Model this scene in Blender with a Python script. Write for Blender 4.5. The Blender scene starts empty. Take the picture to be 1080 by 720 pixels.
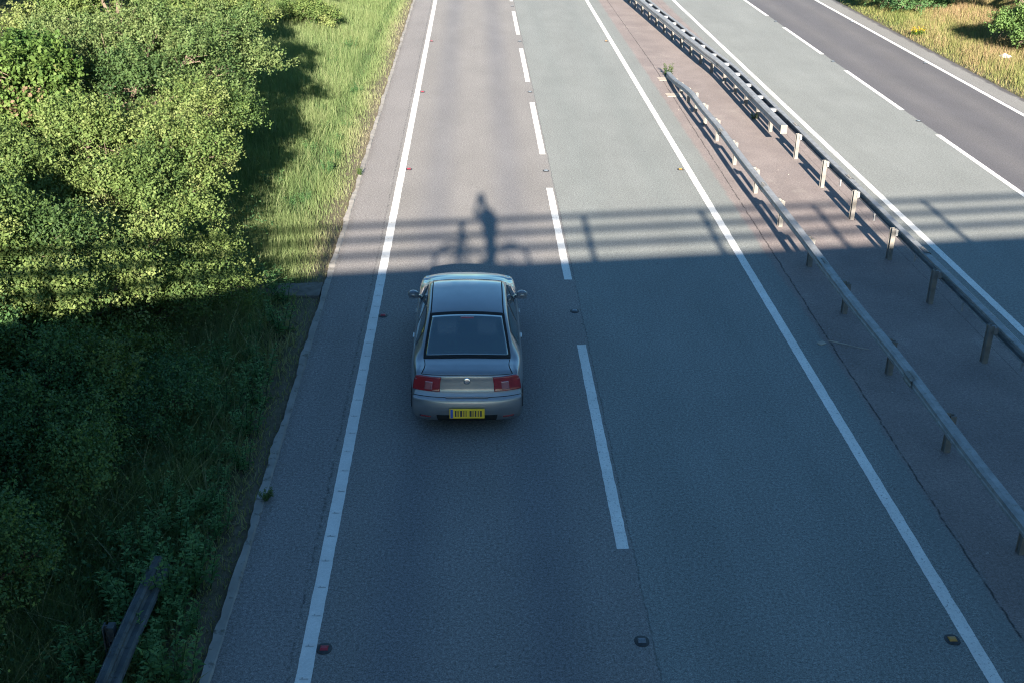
import bpy, bmesh, math, random
import numpy as np
from mathutils import Vector, Matrix
random.seed(7)
R = math.radians
S = bpy.context.scene
COL = S.collection

# ------------------------------------------------------------------ camera, world, sun, exposure
CAM = Vector((-1.8752, 0.0, 8.3623))
pitch, yaw, roll = 0.4370, 0.0378, 0.0147
fwd = Vector((math.sin(yaw)*math.cos(pitch), math.cos(yaw)*math.cos(pitch), -math.sin(pitch)))
rt = Vector((math.cos(yaw), -math.sin(yaw), 0)); up = rt.cross(fwd)
rt2 = rt*math.cos(roll)+up*math.sin(roll); up2 = -rt*math.sin(roll)+up*math.cos(roll)
cam = bpy.data.cameras.new('camera'); camo = bpy.data.objects.new('camera', cam); COL.objects.link(camo)
M = Matrix((rt2, up2, -fwd)).transposed().to_4x4(); M.translation = CAM
camo.matrix_world = M
cam.sensor_width = 36; cam.lens = 36*1197.0/1080; cam.clip_start = .02; cam.clip_end = 3000
S.camera = camo

SUN_EL, SUN_AZ = 18.0, 0.36        # shadows run along +Y
W = bpy.data.worlds.new("World"); S.world = W; W.use_nodes = True
nt = W.node_tree; nt.nodes.clear()
sky = nt.nodes.new('ShaderNodeTexSky'); sky.sky_type = 'NISHITA'; sky.sun_disc = False
sky.sun_elevation = R(SUN_EL); sky.sun_rotation = R(180+SUN_AZ)
sky.air_density = 1.0; sky.dust_density = .1; sky.ozone_density = 2.0
bg = nt.nodes.new('ShaderNodeBackground'); bg.inputs[1].default_value = .05
wo = nt.nodes.new('ShaderNodeOutputWorld')
tn = nt.nodes.new('ShaderNodeMix'); tn.data_type = 'RGBA'; tn.blend_type = 'MULTIPLY'; tn.inputs[0].default_value = 1
tn.inputs[7].default_value = (.50, .745, .86, 1)      # clear early-morning sky, slightly cyan
nt.links.new(sky.outputs[0], tn.inputs[6]); nt.links.new(tn.outputs[2], bg.inputs[0]); nt.links.new(bg.outputs[0], wo.inputs[0])
sl = bpy.data.lights.new('sun', 'SUN'); sl.energy = 5.0; sl.angle = R(.5); sl.color = (1, .90, .77)
so = bpy.data.objects.new('sun', sl); COL.objects.link(so); so.location = (-2, -60, 30)
d = Vector((math.sin(R(SUN_AZ))*math.cos(R(SUN_EL)), math.cos(R(SUN_AZ))*math.cos(R(SUN_EL)), -math.sin(R(SUN_EL))))
so.rotation_euler = d.to_track_quat('-Z', 'Y').to_euler()
vs = S.view_settings; vs.view_transform = 'Standard'; vs.look = 'None'; vs.gamma = 1; vs.exposure = 2.36
vs.use_curve_mapping = False
S.render.engine = 'CYCLES'
S.cycles.use_denoising = True; S.cycles.denoising_prefilter = 'NONE'; S.cycles.filter_width = 1.1
S.cycles.max_bounces = 6; S.cycles.diffuse_bounces = 3; S.cycles.transmission_bounces = 4

# ------------------------------------------------------------------ materials
class NT:
    def __init__(s, name):
        s.m = bpy.data.materials.new(name); s.m.use_nodes = True; s.t = s.m.node_tree
        s.b = s.t.nodes['Principled BSDF']; s.out = s.t.nodes['Material Output']
    def n(s, typ, **kw):
        x = s.t.nodes.new(typ)
        for k, v in kw.items(): setattr(x, k, v)
        return x
    def l(s, a, b): s.t.links.new(a, b)
    def pos(s):
        return s.n('ShaderNodeNewGeometry').outputs['Position']
    def objc(s):
        return s.n('ShaderNodeTexCoord').outputs['Object']
    def noise(s, vec, scale, detail=2, rough=.5, dist=0):
        x = s.n('ShaderNodeTexNoise'); x.inputs['Scale'].default_value = scale
        x.inputs['Detail'].default_value = detail; x.inputs['Roughness'].default_value = rough
        x.inputs['Distortion'].default_value = dist
        s.l(vec, x.inputs['Vector']); return x.outputs['Fac']
    def mapr(s, v, a, b, c=0., d_=1., smooth=False):
        x = s.n('ShaderNodeMapRange'); x.inputs[1].default_value = a; x.inputs[2].default_value = b
        x.inputs[3].default_value = c; x.inputs[4].default_value = d_
        if smooth: x.interpolation_type = 'SMOOTHSTEP'
        s.l(v, x.inputs[0]); return x.outputs[0]
    def math(s, op, a, b=None, clamp=False):
        x = s.n('ShaderNodeMath', operation=op); x.use_clamp = clamp
        for i, v in enumerate((a, b)):
            if v is None: continue
            if isinstance(v, (int, float)): x.inputs[i].default_value = v
            else: s.l(v, x.inputs[i])
        return x.outputs[0]
    def mix(s, f, a, b, mode='MIX'):
        x = s.n('ShaderNodeMix', data_type='RGBA', blend_type=mode)
        for i, v in ((0, f), (6, a), (7, b)):
            if isinstance(v, (int, float)): x.inputs[i].default_value = v
            elif isinstance(v, tuple): x.inputs[i].default_value = (*v, 1)
            else: s.l(v, x.inputs[i])
        return x.outputs[2]
    def scale(s, vec, v3):
        x = s.n('ShaderNodeVectorMath', operation='MULTIPLY'); s.l(vec, x.inputs[0]); x.inputs[1].default_value = v3
        return x.outputs[0]
    def bump(s, h, strength, dist):
        x = s.n('ShaderNodeBump'); x.inputs['Strength'].default_value = strength; x.inputs['Distance'].default_value = dist
        s.l(h, x.inputs['Height']); s.l(x.outputs[0], s.b.inputs['Normal'])
    def col(s, c):
        if isinstance(c, tuple): s.b.inputs['Base Color'].default_value = (*c, 1)
        else: s.l(c, s.b.inputs['Base Color'])
    def set(s, rough=None, metal=None, spec=None):
        if rough is not None: s.b.inputs['Roughness'].default_value = rough
        if metal is not None: s.b.inputs['Metallic'].default_value = metal
        if spec is not None: s.b.inputs['Specular IOR Level'].default_value = spec
        return s.m

def varied(name, c, rough=.6, metal=0., amp=.2, scale=8., spec=.5, dirt=None):
    k = NT(name); p = k.objc()
    f = k.noise(p, scale, 4, .6)
    lo = tuple(x*(1-amp) for x in c); hi = tuple(min(1, x*(1+amp)) for x in c)
    cc = k.mix(k.mapr(f, .3, .7), lo, hi)
    if dirt:
        g = k.noise(p, scale*2.7, 5, .7)
        cc = k.mix(k.mapr(g, .56, .68), cc, dirt)
    k.col(cc); k.set(rough, metal, spec)
    return k.m

def grain(k, p, c, fine=95, amt=.45, spots=.0):
    """chipping speckle on a colour socket"""
    a = k.noise(p, fine, 2, .8); b = k.noise(p, fine*.42, 2, .7); big = k.noise(k.scale(p, (1, .45, 1)), .7, 6, .68)
    st = k.noise(k.scale(p, (1.6, .12, 1)), 1., 4, .6)
    v = k.math('MULTIPLY', k.mapr(a, .28, .72, 1-amt, 1+amt), k.mapr(b, .3, .7, 1-amt*.6, 1+amt*.6))
    v = k.math('MULTIPLY', v, k.mapr(big, .3, .7, .91, 1.09))
    v = k.math('MULTIPLY', v, k.mapr(st, .3, .7, .965, 1.035))
    x = k.n('ShaderNodeMix', data_type='RGBA', blend_type='MULTIPLY'); x.inputs[0].default_value = 1
    k.l(c, x.inputs[6])
    cb = k.n('ShaderNodeCombineColor'); [k.l(v, cb.inputs[i]) for i in range(3)]
    k.l(cb.outputs[0], x.inputs[7])
    return x.outputs[2], a

def sepx(k, p):
    s = k.n('ShaderNodeSeparateXYZ'); k.l(p, s.inputs[0]); return s.outputs[0], s.outputs[1]

def band(k, x, c, hw, soft):
    a = k.math('ABSOLUTE', k.math('SUBTRACT', x, c))
    return k.mapr(a, hw-soft, hw+soft, 1, 0, True)

def mat_near():
    k = NT('asphalt_near'); p = k.pos(); x0, y0 = sepx(k, p)
    wob = k.noise(p, 3.5, 4, .7)
    x = k.math('ADD', x0, k.mapr(wob, 0, 1, -.05, .05))
    lane1 = (.200, .189, .180); lane2 = (.190, .200, .190); hard = (.200, .188, .183)
    tn = k.noise(k.scale(p, (1, .25, 1)), .6, 3)
    t = k.math('ADD', band(k, x0, -2.72, .34, .34), band(k, x0, -.98, .34, .34), True)
    t = k.math('MULTIPLY', t, k.mapr(tn, .3, .7, .7, 1.0))
    c1 = k.mix(t, lane1, (.158, .154, .158))
    # worn lane two
    t2 = k.math('ADD', band(k, x0, 1.0, .3, .35), band(k, x0, 2.75, .3, .35), True)
    c2 = k.mix(k.math('MULTIPLY', t2, .35), lane2, (.165, .18, .172))
    c = k.mix(k.mapr(x, .10, .135), c1, c2)
    c = k.mix(k.mapr(x, -3.87, -3.80, 1, 0), c, hard)
    edge = k.mapr(k.math('ADD', x0, k.mapr(k.noise(p, 1.3, 5, .7), 0, 1, -.14, .14)), -4.72, -4.52, .5, 0)
    c = k.mix(edge, c, (.12, .105, .09))
    c = k.mix(k.mapr(x, 4.2, 4.3), c, (.182, .157, .15))
    # seam between the lanes and along the hard strip
    sn = k.noise(p, 9, 3, .7)
    seam = k.math('MULTIPLY', band(k, x, .125, .006, .014), k.mapr(sn, .36, .6, .15, .9))
    seam2 = k.math('MULTIPLY', band(k, x, -3.85, .012, .02), k.mapr(sn, .42, .6, 0, .75))
    c = k.mix(k.math('MAXIMUM', seam, seam2), c, (.03, .03, .032))
    c, h = grain(k, p, c, 60, .56)
    # dark tar spots
    sp = k.noise(p, 7, 2, .5); c = k.mix(k.mapr(sp, .74, .78, 0, .6), c, (.07, .07, .07))
    k.col(c); k.bump(h, .35, .01); return k.set(.86, 0, .35)

def mat_median():
    k = NT('asphalt_median'); p = k.pos(); x0, y0 = sepx(k, p)
    c = k.mix(k.mapr(k.noise(p, .8, 5, .65), .35, .65), (.188, .158, .15), (.232, .196, .183))
    pale = k.mapr(k.noise(k.scale(p, (1, .6, 1)), .9, 5, .7), .57, .72, 0, .6)
    c = k.mix(pale, c, (.29, .255, .23))
    grey = k.mapr(k.math('ADD', x0, k.mapr(k.noise(p, 2.2, 4, .6), 0, 1, -.12, .12)), 7.42, 7.52)
    c = k.mix(grey, c, (.195, .198, .188))
    green = k.mapr(k.math('ADD', x0, k.mapr(k.noise(p, 2.4, 4, .65), 0, 1, -.09, .09)), 4.24, 4.34, 1, 0)
    c = k.mix(green, c, (.187, .197, .188))
    # wandering crack
    w = k.noise(k.scale(p, (0, .11, 0)), 1., 1); w2 = k.noise(k.scale(p, (0, 2.0, 0)), 1., 3, .7)
    xc = k.math('ADD', x0, k.math('ADD', k.mapr(w2, 0, 1, -.05, .05), k.mapr(y0, 12, 42, 0, -.42)))
    cr = band(k, xc, 4.30, .013, .014)
    c2 = band(k, k.math('ADD', x0, k.mapr(w2, 0, 1, -.03, .03)), 7.18, .006, .012)
    cr = k.math('MULTIPLY', k.math('MAXIMUM', cr, k.math('MULTIPLY', c2, .7)), k.mapr(k.noise(p, 5, 3, .7), .38, .5, .25, .95))
    c = k.mix(cr, c, (.035, .03, .03))
    c, h = grain(k, p, c, 50, .36)
    sp = k.noise(p, 11, 2, .5); c = k.mix(k.mapr(sp, .73, .76, 0, .7), c, (.42, .38, .34))
    k.col(c); k.bump(h, .4, .008); return k.set(.9, 0, .3)

def mat_far():
    k = NT('asphalt_far'); p = k.pos(); x0, y0 = sepx(k, p)
    wob = k.noise(p, 2.5, 4, .7); x = k.math('ADD', x0, k.mapr(wob, 0, 1, -.05, .05))
    a = (.195, .204, .193)
    t = k.math('ADD', band(k, x0, 12.6, .32, .4), band(k, x0, 14.3, .32, .4), True)
    b = k.mix(t, (.098, .094, .1), (.118, .112, .114))
    c = k.mix(k.mapr(x, 11.66, 11.7), a, b)
    c = k.mix(k.mapr(x, 15.33, 15.4), c, (.2, .195, .184))
    c = k.mix(k.mapr(k.math('ADD', x0, k.mapr(k.noise(p, 1.2, 5, .7), 0, 1, -.28, .28)), 15.98, 16.1), c, (.085, .08, .08))
    c, h = grain(k, p, c, 50, .42)
    k.col(c); k.bump(h, .35, .01); return k.set(.86, 0, .35)

def mat_paint(name, c=(.78, .77, .73), wear=.62):
    k = NT(name); p = k.pos()
    w = k.noise(p, 26, 5, .75); v = k.noise(p, 2.2, 3, .6)
    cc = k.mix(k.mapr(v, .3, .7), c, tuple(x*.86 for x in c))
    cc = k.mix(k.mapr(w, wear, wear+.06, 0, .8), cc, (.25, .24, .23))
    cc, h = grain(k, p, cc, 70, .1)
    k.col(cc); k.bump(h, .4, .006); return k.set(.75, 0, .3)

def mat_ground():
    k = NT('verge_soil'); p = k.pos(); x0, y0 = sepx(k, p)
    a = k.mix(k.mapr(k.noise(p, .5, 5, .6), .35, .65), (.055, .075, .028), (.085, .105, .04))
    a = k.mix(k.mapr(k.noise(p, 6, 4, .7), .45, .7, 0, .8), a, (.10, .085, .05))
    dry = k.mapr(k.math('ABSOLUTE', k.math('ADD', k.math('SUBTRACT', x0, 5.7), k.mapr(k.noise(p, 1.4, 4, .7), 0, 1, -.5, .5))), 10.5, 11.2, 1, 0)
    a = k.mix(k.math('MULTIPLY', dry, .95), a, (.20, .17, .125))
    h = k.noise(p, 14, 5, .75)
    a = k.mix(k.mapr(h, .3, .7, .5, 0), a, (.03, .028, .014))
    k.col(a); k.bump(h, .8, .05); return k.set(.95, 0, .1)

def leaf_mat(name, ramp, trans=.34, rough=.6):
    k = NT(name)
    at = k.n('ShaderNodeAttribute'); at.attribute_name = 'tint'
    cr = k.n('ShaderNodeValToRGB'); k.l(at.outputs['Fac'], cr.inputs[0])
    e = cr.color_ramp.elements
    e[0].position = ramp[0][0]; e[0].color = (*ramp[0][1], 1); e[1].position = ramp[-1][0]; e[1].color = (*ramp[-1][1], 1)
    for pz, c in ramp[1:-1]:
        q = e.new(pz); q.color = (*c, 1)
    k.col(cr.outputs[0]); k.set(rough, 0, .18)
    tr = k.n('ShaderNodeBsdfTranslucent'); k.l(k.mix(1., cr.outputs[0], (1.15, 1.2, .6), 'MULTIPLY'), tr.inputs[0])
    ms = k.n('ShaderNodeMixShader'); ms.inputs[0].default_value = trans
    k.l(k.b.outputs[0], ms.inputs[1]); k.l(tr.outputs[0], ms.inputs[2]); k.l(ms.outputs[0], k.out.inputs[0])
    return k.m

MT = {}
MT['near'] = mat_near(); MT['median'] = mat_median(); MT['far'] = mat_far()
MT['paint'] = mat_paint('road_paint', (.74, .73, .69), .57); MT['paint_new'] = mat_paint('road_paint_worn', (.72, .71, .68), .66)
MT['soil'] = mat_ground()
MT['haw'] = leaf_mat('leaf_hawthorn', [(0, (.038, .075, .024)), (.45, (.088, .138, .040)), (.8, (.142, .188, .058)), (1, (.185, .22, .082))])
MT['ash'] = leaf_mat('leaf_pale', [(0, (.035, .072, .026)), (.5, (.08, .13, .042)), (1, (.15, .19, .075))])
MT['dog'] = leaf_mat('leaf_dogwood', [(0, (.03, .07, .018)), (.5, (.085, .145, .034)), (.82, (.125, .18, .05)), (.92, (.17, .14, .07)), (1, (.19, .13, .085))])
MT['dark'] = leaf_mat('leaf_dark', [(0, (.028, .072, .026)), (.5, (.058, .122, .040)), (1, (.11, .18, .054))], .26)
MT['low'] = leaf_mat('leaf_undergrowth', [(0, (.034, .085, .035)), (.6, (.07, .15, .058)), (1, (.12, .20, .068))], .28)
MT['nettle'] = leaf_mat('leaf_nettle', [(0, (.055, .13, .052)), (.6, (.10, .21, .072)), (1, (.16, .28, .095))], .35)
MT['grass'] = leaf_mat('grass_blades', [(0, (.085, .14, .055)), (.4, (.145, .205, .08)), (.7, (.205, .25, .11)), (.88, (.265, .268, .15)), (1, (.29, .265, .18))], .42, .6)
MT['grassr'] = leaf_mat('grass_blades_dry', [(0, (.055, .095, .028)), (.35, (.11, .15, .042)), (.6, (.18, .19, .065)), (.85, (.25, .195, .10)), (1, (.28, .185, .115))], .22, .6)
MT['yellow'] = leaf_mat('flower_yellow', [(0, (.12, .2, .03)), (.4, (.14, .22, .03)), (.5, (.75, .5, .02)), (1, (.8, .6, .03))], .2)
MT['bark'] = varied('bark', (.13, .10, .075), .9, 0, .35, 9, .2)
MT['kerb'] = varied('kerb_concrete', (.26, .245, .225), .9, 0, .22, 2.2, .2, (.11, .10, .085))
MT['slab'] = varied('weathered_slab', (.15, .14, .125), .92, 0, .35, 3.5, .2, (.07, .065, .05))
MT['conc'] = varied('concrete', (.36, .34, .31), .85, 0, .15, 3, .3, (.24, .22, .2))
MT['pad'] = varied('concrete_pad', (.36, .32, .27), .9, 0, .2, 5, .2)
MT['galv'] = varied('galvanised_steel', (.25, .255, .26), .62, .3, .22, 5, .4, (.17, .165, .15))
MT['post'] = varied('post_steel', (.150, .143, .134), .8, .1, .25, 5, .4, (.19, .155, .12))
MT['joint'] = varied('lap_plate', (.19, .185, .175), .65, .3, .3, 9, .4, (.12, .09, .065))
MT['rust'] = varied('weathered_steel', (.075, .085, .09), .75, .25, .35, 5, .4, (.045, .04, .034))
MT['black'] = varied('black_rubber', (.022, .022, .023), .85, 0, .2, 20, .3)
MT['trim'] = varied('black_trim', (.018, .019, .021), .75, 0, .1, 10, .15)
MT['alloy'] = varied('alloy', (.5, .5, .52), .35, .8, .08, 10)
MT['stud'] = varied('stud_casting', (.035, .037, .04), .6, .3, .3, 20)
MT['groove'] = varied('groove_dirt', (.40, .39, .37), .9, 0, .3, 20)
MT['red'] = varied('red_reflector', (.30, .02, .035), .3, 0, .1, 40)
MT['amber'] = varied('amber_reflector', (.42, .21, .04), .3, 0, .1, 40)
MT['white'] = varied('white_reflector', (.13, .155, .18), .3, 0, .2, 40)
MT['plastic'] = varied('white_plastic', (.8, .8, .79), .5, 0, .06, 10)
MT['jacket'] = varied('dark_cloth', (.035, .04, .055), .85, 0, .2, 14)
MT['skin'] = varied('skin', (.45, .27, .19), .55, 0, .08, 12)
MT['hair'] = varied('dark_hair', (.03, .022, .017), .6, 0, .3, 40)
MT['bike'] = varied('bicycle_paint', (.05, .06, .08), .35, .2, .1, 10)

def car_paint():
    k = NT('car_paint'); p = k.objc()
    f = k.noise(p, 420, 1, .5)
    k.col(k.mix(f, (.185, .198, .218), (.245, .258, .28)))
    k.set(.40, .62, .5); k.b.inputs['Coat Weight'].default_value = .8; k.b.inputs['Coat IOR'].default_value = 1.6; k.b.inputs['Coat Roughness'].default_value = .07
    d_ = k.noise(p, 3, 4, .6); k.l(k.mapr(d_, .3, .7, .34, .48), k.b.inputs['Roughness'])
    return k.m
def glass(name, c, rough=.04):
    k = NT(name); k.col(c); k.set(rough, 0, 1.); k.b.inputs['IOR'].default_value = 1.8; k.b.inputs['Coat Weight'].default_value = .6
    return k.m
def rear_glass():
    k = NT('rear_glass'); p = k.objc(); s_ = k.n('ShaderNodeSeparateXYZ'); k.l(p, s_.inputs[0])
    w = k.math('FRACT', k.math('MULTIPLY', s_.outputs[1], 26.)); ln = k.mapr(w, .86, .9, 0, .5)
    hd = k.math('MULTIPLY', k.mapr(k.math('ABSOLUTE', k.math('SUBTRACT', k.math('ABSOLUTE', s_.outputs[0]), .32)), .13, .17, 1, 0), k.mapr(s_.outputs[1], .98, 1.05))
    c = k.mix(k.math('MULTIPLY', hd, k.mapr(s_.outputs[1], 1.2, 1.28, 1, 0)), (.012, .040, .052), (.05, .075, .085))
    k.col(k.mix(ln, c, (.05, .055, .055))); k.set(.05, 0, 1.); k.b.inputs['IOR'].default_value = 1.8; k.b.inputs['Coat Weight'].default_value = .6
    return k.m
def lamp_red():
    k = NT('tail_lamp_red'); p = k.objc()
    w = k.n('ShaderNodeTexWave'); w.inputs['Scale'].default_value = 22; k.l(p, w.inputs[0])
    k.col(k.mix(w.outputs['Fac'], (.17, .012, .018), (.30, .03, .04)))
    k.set(.12, 0, .6); k.b.inputs['Coat Weight'].default_value = .5
    return k.m
MT['car'] = car_paint(); MT['glass'] = glass('tinted_glass', (.012, .04, .05)); MT['rearglass'] = rear_glass(); MT['lampred'] = lamp_red()
MT['lampclear'] = glass('lamp_clear', (.30, .10, .11), .1)
MT['yplate'] = varied('plate_yellow', (.72, .47, .03), .5, 0, .04, 10)
MT['ink'] = varied('plate_ink', (.03, .03, .035), .6, 0, .1, 10)
MT['blue'] = varied('plate_blue', (.03, .08, .35), .5, 0, .1, 10)
MT['chrome'] = varied('chrome', (.75, .75, .76), .12, 1., .04, 10)

# ------------------------------------------------------------------ mesh helpers
def tag(o, label=None, cat=None, group=None, kind=None):
    if label: o['label'] = label
    if cat: o['category'] = cat
    if group: o['group'] = group
    if kind: o['kind'] = kind
    return o
def empty(name, loc=(0, 0, 0), rz=0):
    o = bpy.data.objects.new(name, None); COL.objects.link(o); o.location = loc; o.rotation_euler = (0, 0, rz)
    o.empty_display_size = .2
    return o
def link(name, me, mat=None, parent=None):
    if mat is not None and not me.materials: me.materials.append(mat)
    o = bpy.data.objects.new(name, me); COL.objects.link(o)
    if parent is not None: o.parent = parent
    return o
def copy_tree(o, parent=None):
    c = o.copy(); COL.objects.link(c)
    if parent is not None: c.parent = parent
    for ch in list(o.children): copy_tree(ch, c)
    return c

class MB:
    def __init__(s): s.v = []; s.f = []
    def add(s, v, f):
        n = len(s.v); s.v += [tuple(x) for x in v]; s.f += [tuple(i+n for i in q) for q in f]; return s
    def box(s, a, b, mtx=None):
        (x0, y0, z0), (x1, y1, z1) = a, b
        v = [Vector(p) for p in ((x0,y0,z0),(x1,y0,z0),(x1,y1,z0),(x0,y1,z0),(x0,y0,z1),(x1,y0,z1),(x1,y1,z1),(x0,y1,z1))]
        if mtx is not None: v = [mtx @ p for p in v]
        return s.add(v, [(0,3,2,1),(4,5,6,7),(0,1,5,4),(1,2,6,5),(2,3,7,6),(3,0,4,7)])
    def tube(s, pts, rad, n=8, caps=True):
        pts = [Vector(p) for p in pts]; m = len(pts)
        if not hasattr(rad, '__len__'): rad = [rad]*m
        v = []; f = []
        for i, p in enumerate(pts):
            t = (pts[min(i+1, m-1)]-pts[max(i-1, 0)]).normalized()
            a = Vector((0, 0, 1)) if abs(t.z) < .9 else Vector((1, 0, 0))
            u = t.cross(a).normalized(); w = u.cross(t)
            for j in range(n):
                g = 2*math.pi*j/n; v.append(p+(u*math.cos(g)+w*math.sin(g))*rad[i])
        for i in range(m-1):
            for j in range(n):
                f.append((i*n+j, i*n+(j+1) % n, (i+1)*n+(j+1) % n, (i+1)*n+j))
        if caps: f += [tuple(range(n))[::-1], tuple((m-1)*n+j for j in range(n))]
        return s.add(v, f)
    def extrude(s, prof, path, closed=False):
        """prof: (dx,dz) list, path: (x,y,z[,scale]) list running along Y"""
        n = len(prof); v = []; f = []
        for p in path:
            for a, b in prof: v.append((p[0]+a, p[1], p[2]+b))
        for i in range(len(path)-1):
            for j in range(n if closed else n-1):
                k2 = (j+1) % n
                f.append((i*n+j, i*n+k2, (i+1)*n+k2, (i+1)*n+j))
        if closed: f += [tuple(range(n)), tuple((len(path)-1)*n+j for j in range(n))[::-1]]
        return s.add(v, f)
    def torus(s, c, axis, R0, r, n=32, m=8):
        c = Vector(c); a = Vector(axis).normalized(); b = a.orthogonal().normalized(); e = a.cross(b)
        v = []; f = []
        for i in range(n):
            g = 2*math.pi*i/n; dr = b*math.cos(g)+e*math.sin(g)
            for j in range(m):
                h = 2*math.pi*j/m; v.append(c+dr*(R0+r*math.cos(h))+a*r*math.sin(h))
        for i in range(n):
            for j in range(m): f.append((i*m+j, ((i+1) % n)*m+j, ((i+1) % n)*m+(j+1) % m, i*m+(j+1) % m))
        return s.add(v, f)
    def lathe(s, c, axis, prof, n=28):
        """prof: (radius, offset along axis)"""
        c = Vector(c); a = Vector(axis).normalized(); b = a.orthogonal().normalized(); e = a.cross(b)
        m = len(prof); v = []; f = []
        for i in range(n):
            g = 2*math.pi*i/n; dr = b*math.cos(g)+e*math.sin(g)
            for r, o in prof: v.append(c+dr*r+a*o)
        for i in range(n):
            for j in range(m-1): f.append((i*m+j, ((i+1) % n)*m+j, ((i+1) % n)*m+j+1, i*m+j+1))
        return s.add(v, f)
    def ball(s, c, r, n=12, m=8):
        if not hasattr(r, '__len__'): r = (r, r, r)
        v = []; f = []
        for i in range(m+1):
            th = math.pi*i/m
            for j in range(n):
                ph = 2*math.pi*j/n
                v.append((c[0]+r[0]*math.sin(th)*math.cos(ph), c[1]+r[1]*math.sin(th)*math.sin(ph), c[2]+r[2]*math.cos(th)))
        for i in range(m):
            for j in range(n): f.append((i*n+j, (i+1)*n+j, (i+1)*n+(j+1) % n, i*n+(j+1) % n))
        return s.add(v, f)
    def build(s, name, mat, parent=None, smooth=False, bevel=0, fix=True):
        me = bpy.data.meshes.new(name); me.from_pydata(s.v, [], s.f); me.update()
        if fix:
            bm = bmesh.new(); bm.from_mesh(me); bmesh.ops.remove_doubles(bm, verts=bm.verts, dist=1e-5)
            bmesh.ops.recalc_face_normals(bm, faces=bm.faces); bm.to_mesh(me); bm.free()
        if smooth: me.polygons.foreach_set('use_smooth', [True]*len(me.polygons))
        o = link(name, me, mat, parent)
        if bevel:
            b = o.modifiers.new('bevel', 'BEVEL'); b.width = bevel; b.segments = 2; b.limit_method = 'ANGLE'
        return o

def np_mesh(name, verts, faces, tint=None, tint_n=None):
    """faces: (n,k) int array"""
    me = bpy.data.meshes.new(name); k = faces.shape[1]
    me.vertices.add(len(verts)); me.vertices.foreach_set('co', np.asarray(verts, np.float32).ravel())
    me.loops.add(faces.size); me.loops.foreach_set('vertex_index', faces.ravel().astype(np.int32))
    me.polygons.add(len(faces)); me.polygons.foreach_set('loop_start', np.arange(0, faces.size, k, dtype=np.int32))
    if tint is not None:
        a = me.attributes.new('tint', 'FLOAT', 'POINT'); a.data.foreach_set('value', np.asarray(tint, np.float32))
    me.update(calc_edges=True)
    return me

def unit(a): return a/np.maximum(np.linalg.norm(a, axis=1, keepdims=True), 1e-9)

def leaf_arrays(P, D, N, L, Wd):
    D = unit(D); Sd = unit(np.cross(N, D)); N2 = np.cross(D, Sd)
    L = L[:, None]; Wd = Wd[:, None]
    v = np.stack([P-D*L*.5, P+Sd*Wd*.5+N2*Wd*.18-D*L*.05, P+D*L*.5, P-Sd*Wd*.5+N2*Wd*.18-D*L*.05], 1)
    return v.reshape(-1, 3), np.arange(len(P)*4).reshape(-1, 4)

def sinnoise(p, seed, f=1.):
    r = np.random.default_rng(seed); o = np.zeros(len(p))
    for i in range(6):
        k = r.normal(size=p.shape[1])*f*(1+.6*i); o += np.sin(p@k+r.uniform(0, 6.28))/(1+.5*i)
    return o/2.2

# ------------------------------------------------------------------ terrain
def gz(x, y=0.):
    x = np.asarray(x, float); y = np.asarray(y, float)
    l = np.clip(-5.4-x, 0, 60); r = np.clip(x-16.6, 0, 60)
    z = .02*np.clip(l, 0, 1)+.16*np.clip(l-.8, 0, 14)+.05*np.clip(r, 0, 2)+.16*np.clip(r-2, 0, 25)
    return z
def gz1(x, y=0): return float(gz(x, y))

xs = np.concatenate([np.linspace(-900, -60, 8), np.linspace(-55, -20, 12), np.linspace(-19.5, -4.9, 60), np.linspace(-4.6, 16.0, 6),
                     np.linspace(16.3, 32, 40), np.linspace(34, 60, 8), np.linspace(80, 900, 8)])
ys = np.concatenate([np.linspace(-900, -40, 8), np.linspace(-30, 0, 8), np.linspace(1, 66, 110), np.linspace(70, 150, 16), np.linspace(180, 1500, 10)])
X, Y = np.meshgrid(xs, ys, indexing='ij')
P = np.stack([X.ravel(), Y.ravel()], 1)
off = np.where((P[:, 0] < -4.85) | (P[:, 0] > 16.3), .05*sinnoise(P, 3, .9)*np.clip(np.maximum(-4.9-P[:, 0], P[:, 0]-16.4), 0, 1), -.08)
Z = gz(P[:, 0], P[:, 1])+off-.015
nx, ny = len(xs), len(ys)
i, j = np.meshgrid(np.arange(nx-1), np.arange(ny-1), indexing='ij')
F = np.stack([i*ny+j, (i+1)*ny+j, (i+1)*ny+j+1, i*ny+j+1], -1).reshape(-1, 4)
me = np_mesh('ground', np.c_[P, Z], F); me.polygons.foreach_set('use_smooth', [True]*len(me.polygons))
tag(link('ground', me, MT['soil']), kind='structure')

def sheet(name, x0, x1, y0, y1, z, mat, parent=None):
    n = max(1, int((y1-y0)/20)); v = []; f = []
    for a in range(n+1):
        yy = y0+(y1-y0)*a/n; v += [(x0, yy, z), (x1, yy, z)]
    for a in range(n): f.append((2*a, 2*a+1, 2*a+3, 2*a+2))
    return MB().add(v, f).build(name, mat, parent)
Y0, Y1 = -120, 700
near = tag(sheet('road', -4.66, 4.0, Y0, Y1, 0, MT['near']), kind='structure')
med = tag(sheet('median_pavement', 4.0, 7.55, Y0, Y1, 0.0, MT['median']), kind='structure')
far = tag(sheet('opposite_road', 7.55, 16.22, Y0, Y1, 0, MT['far']), kind='structure')
far['label'] = 'opposite carriageway'
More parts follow.
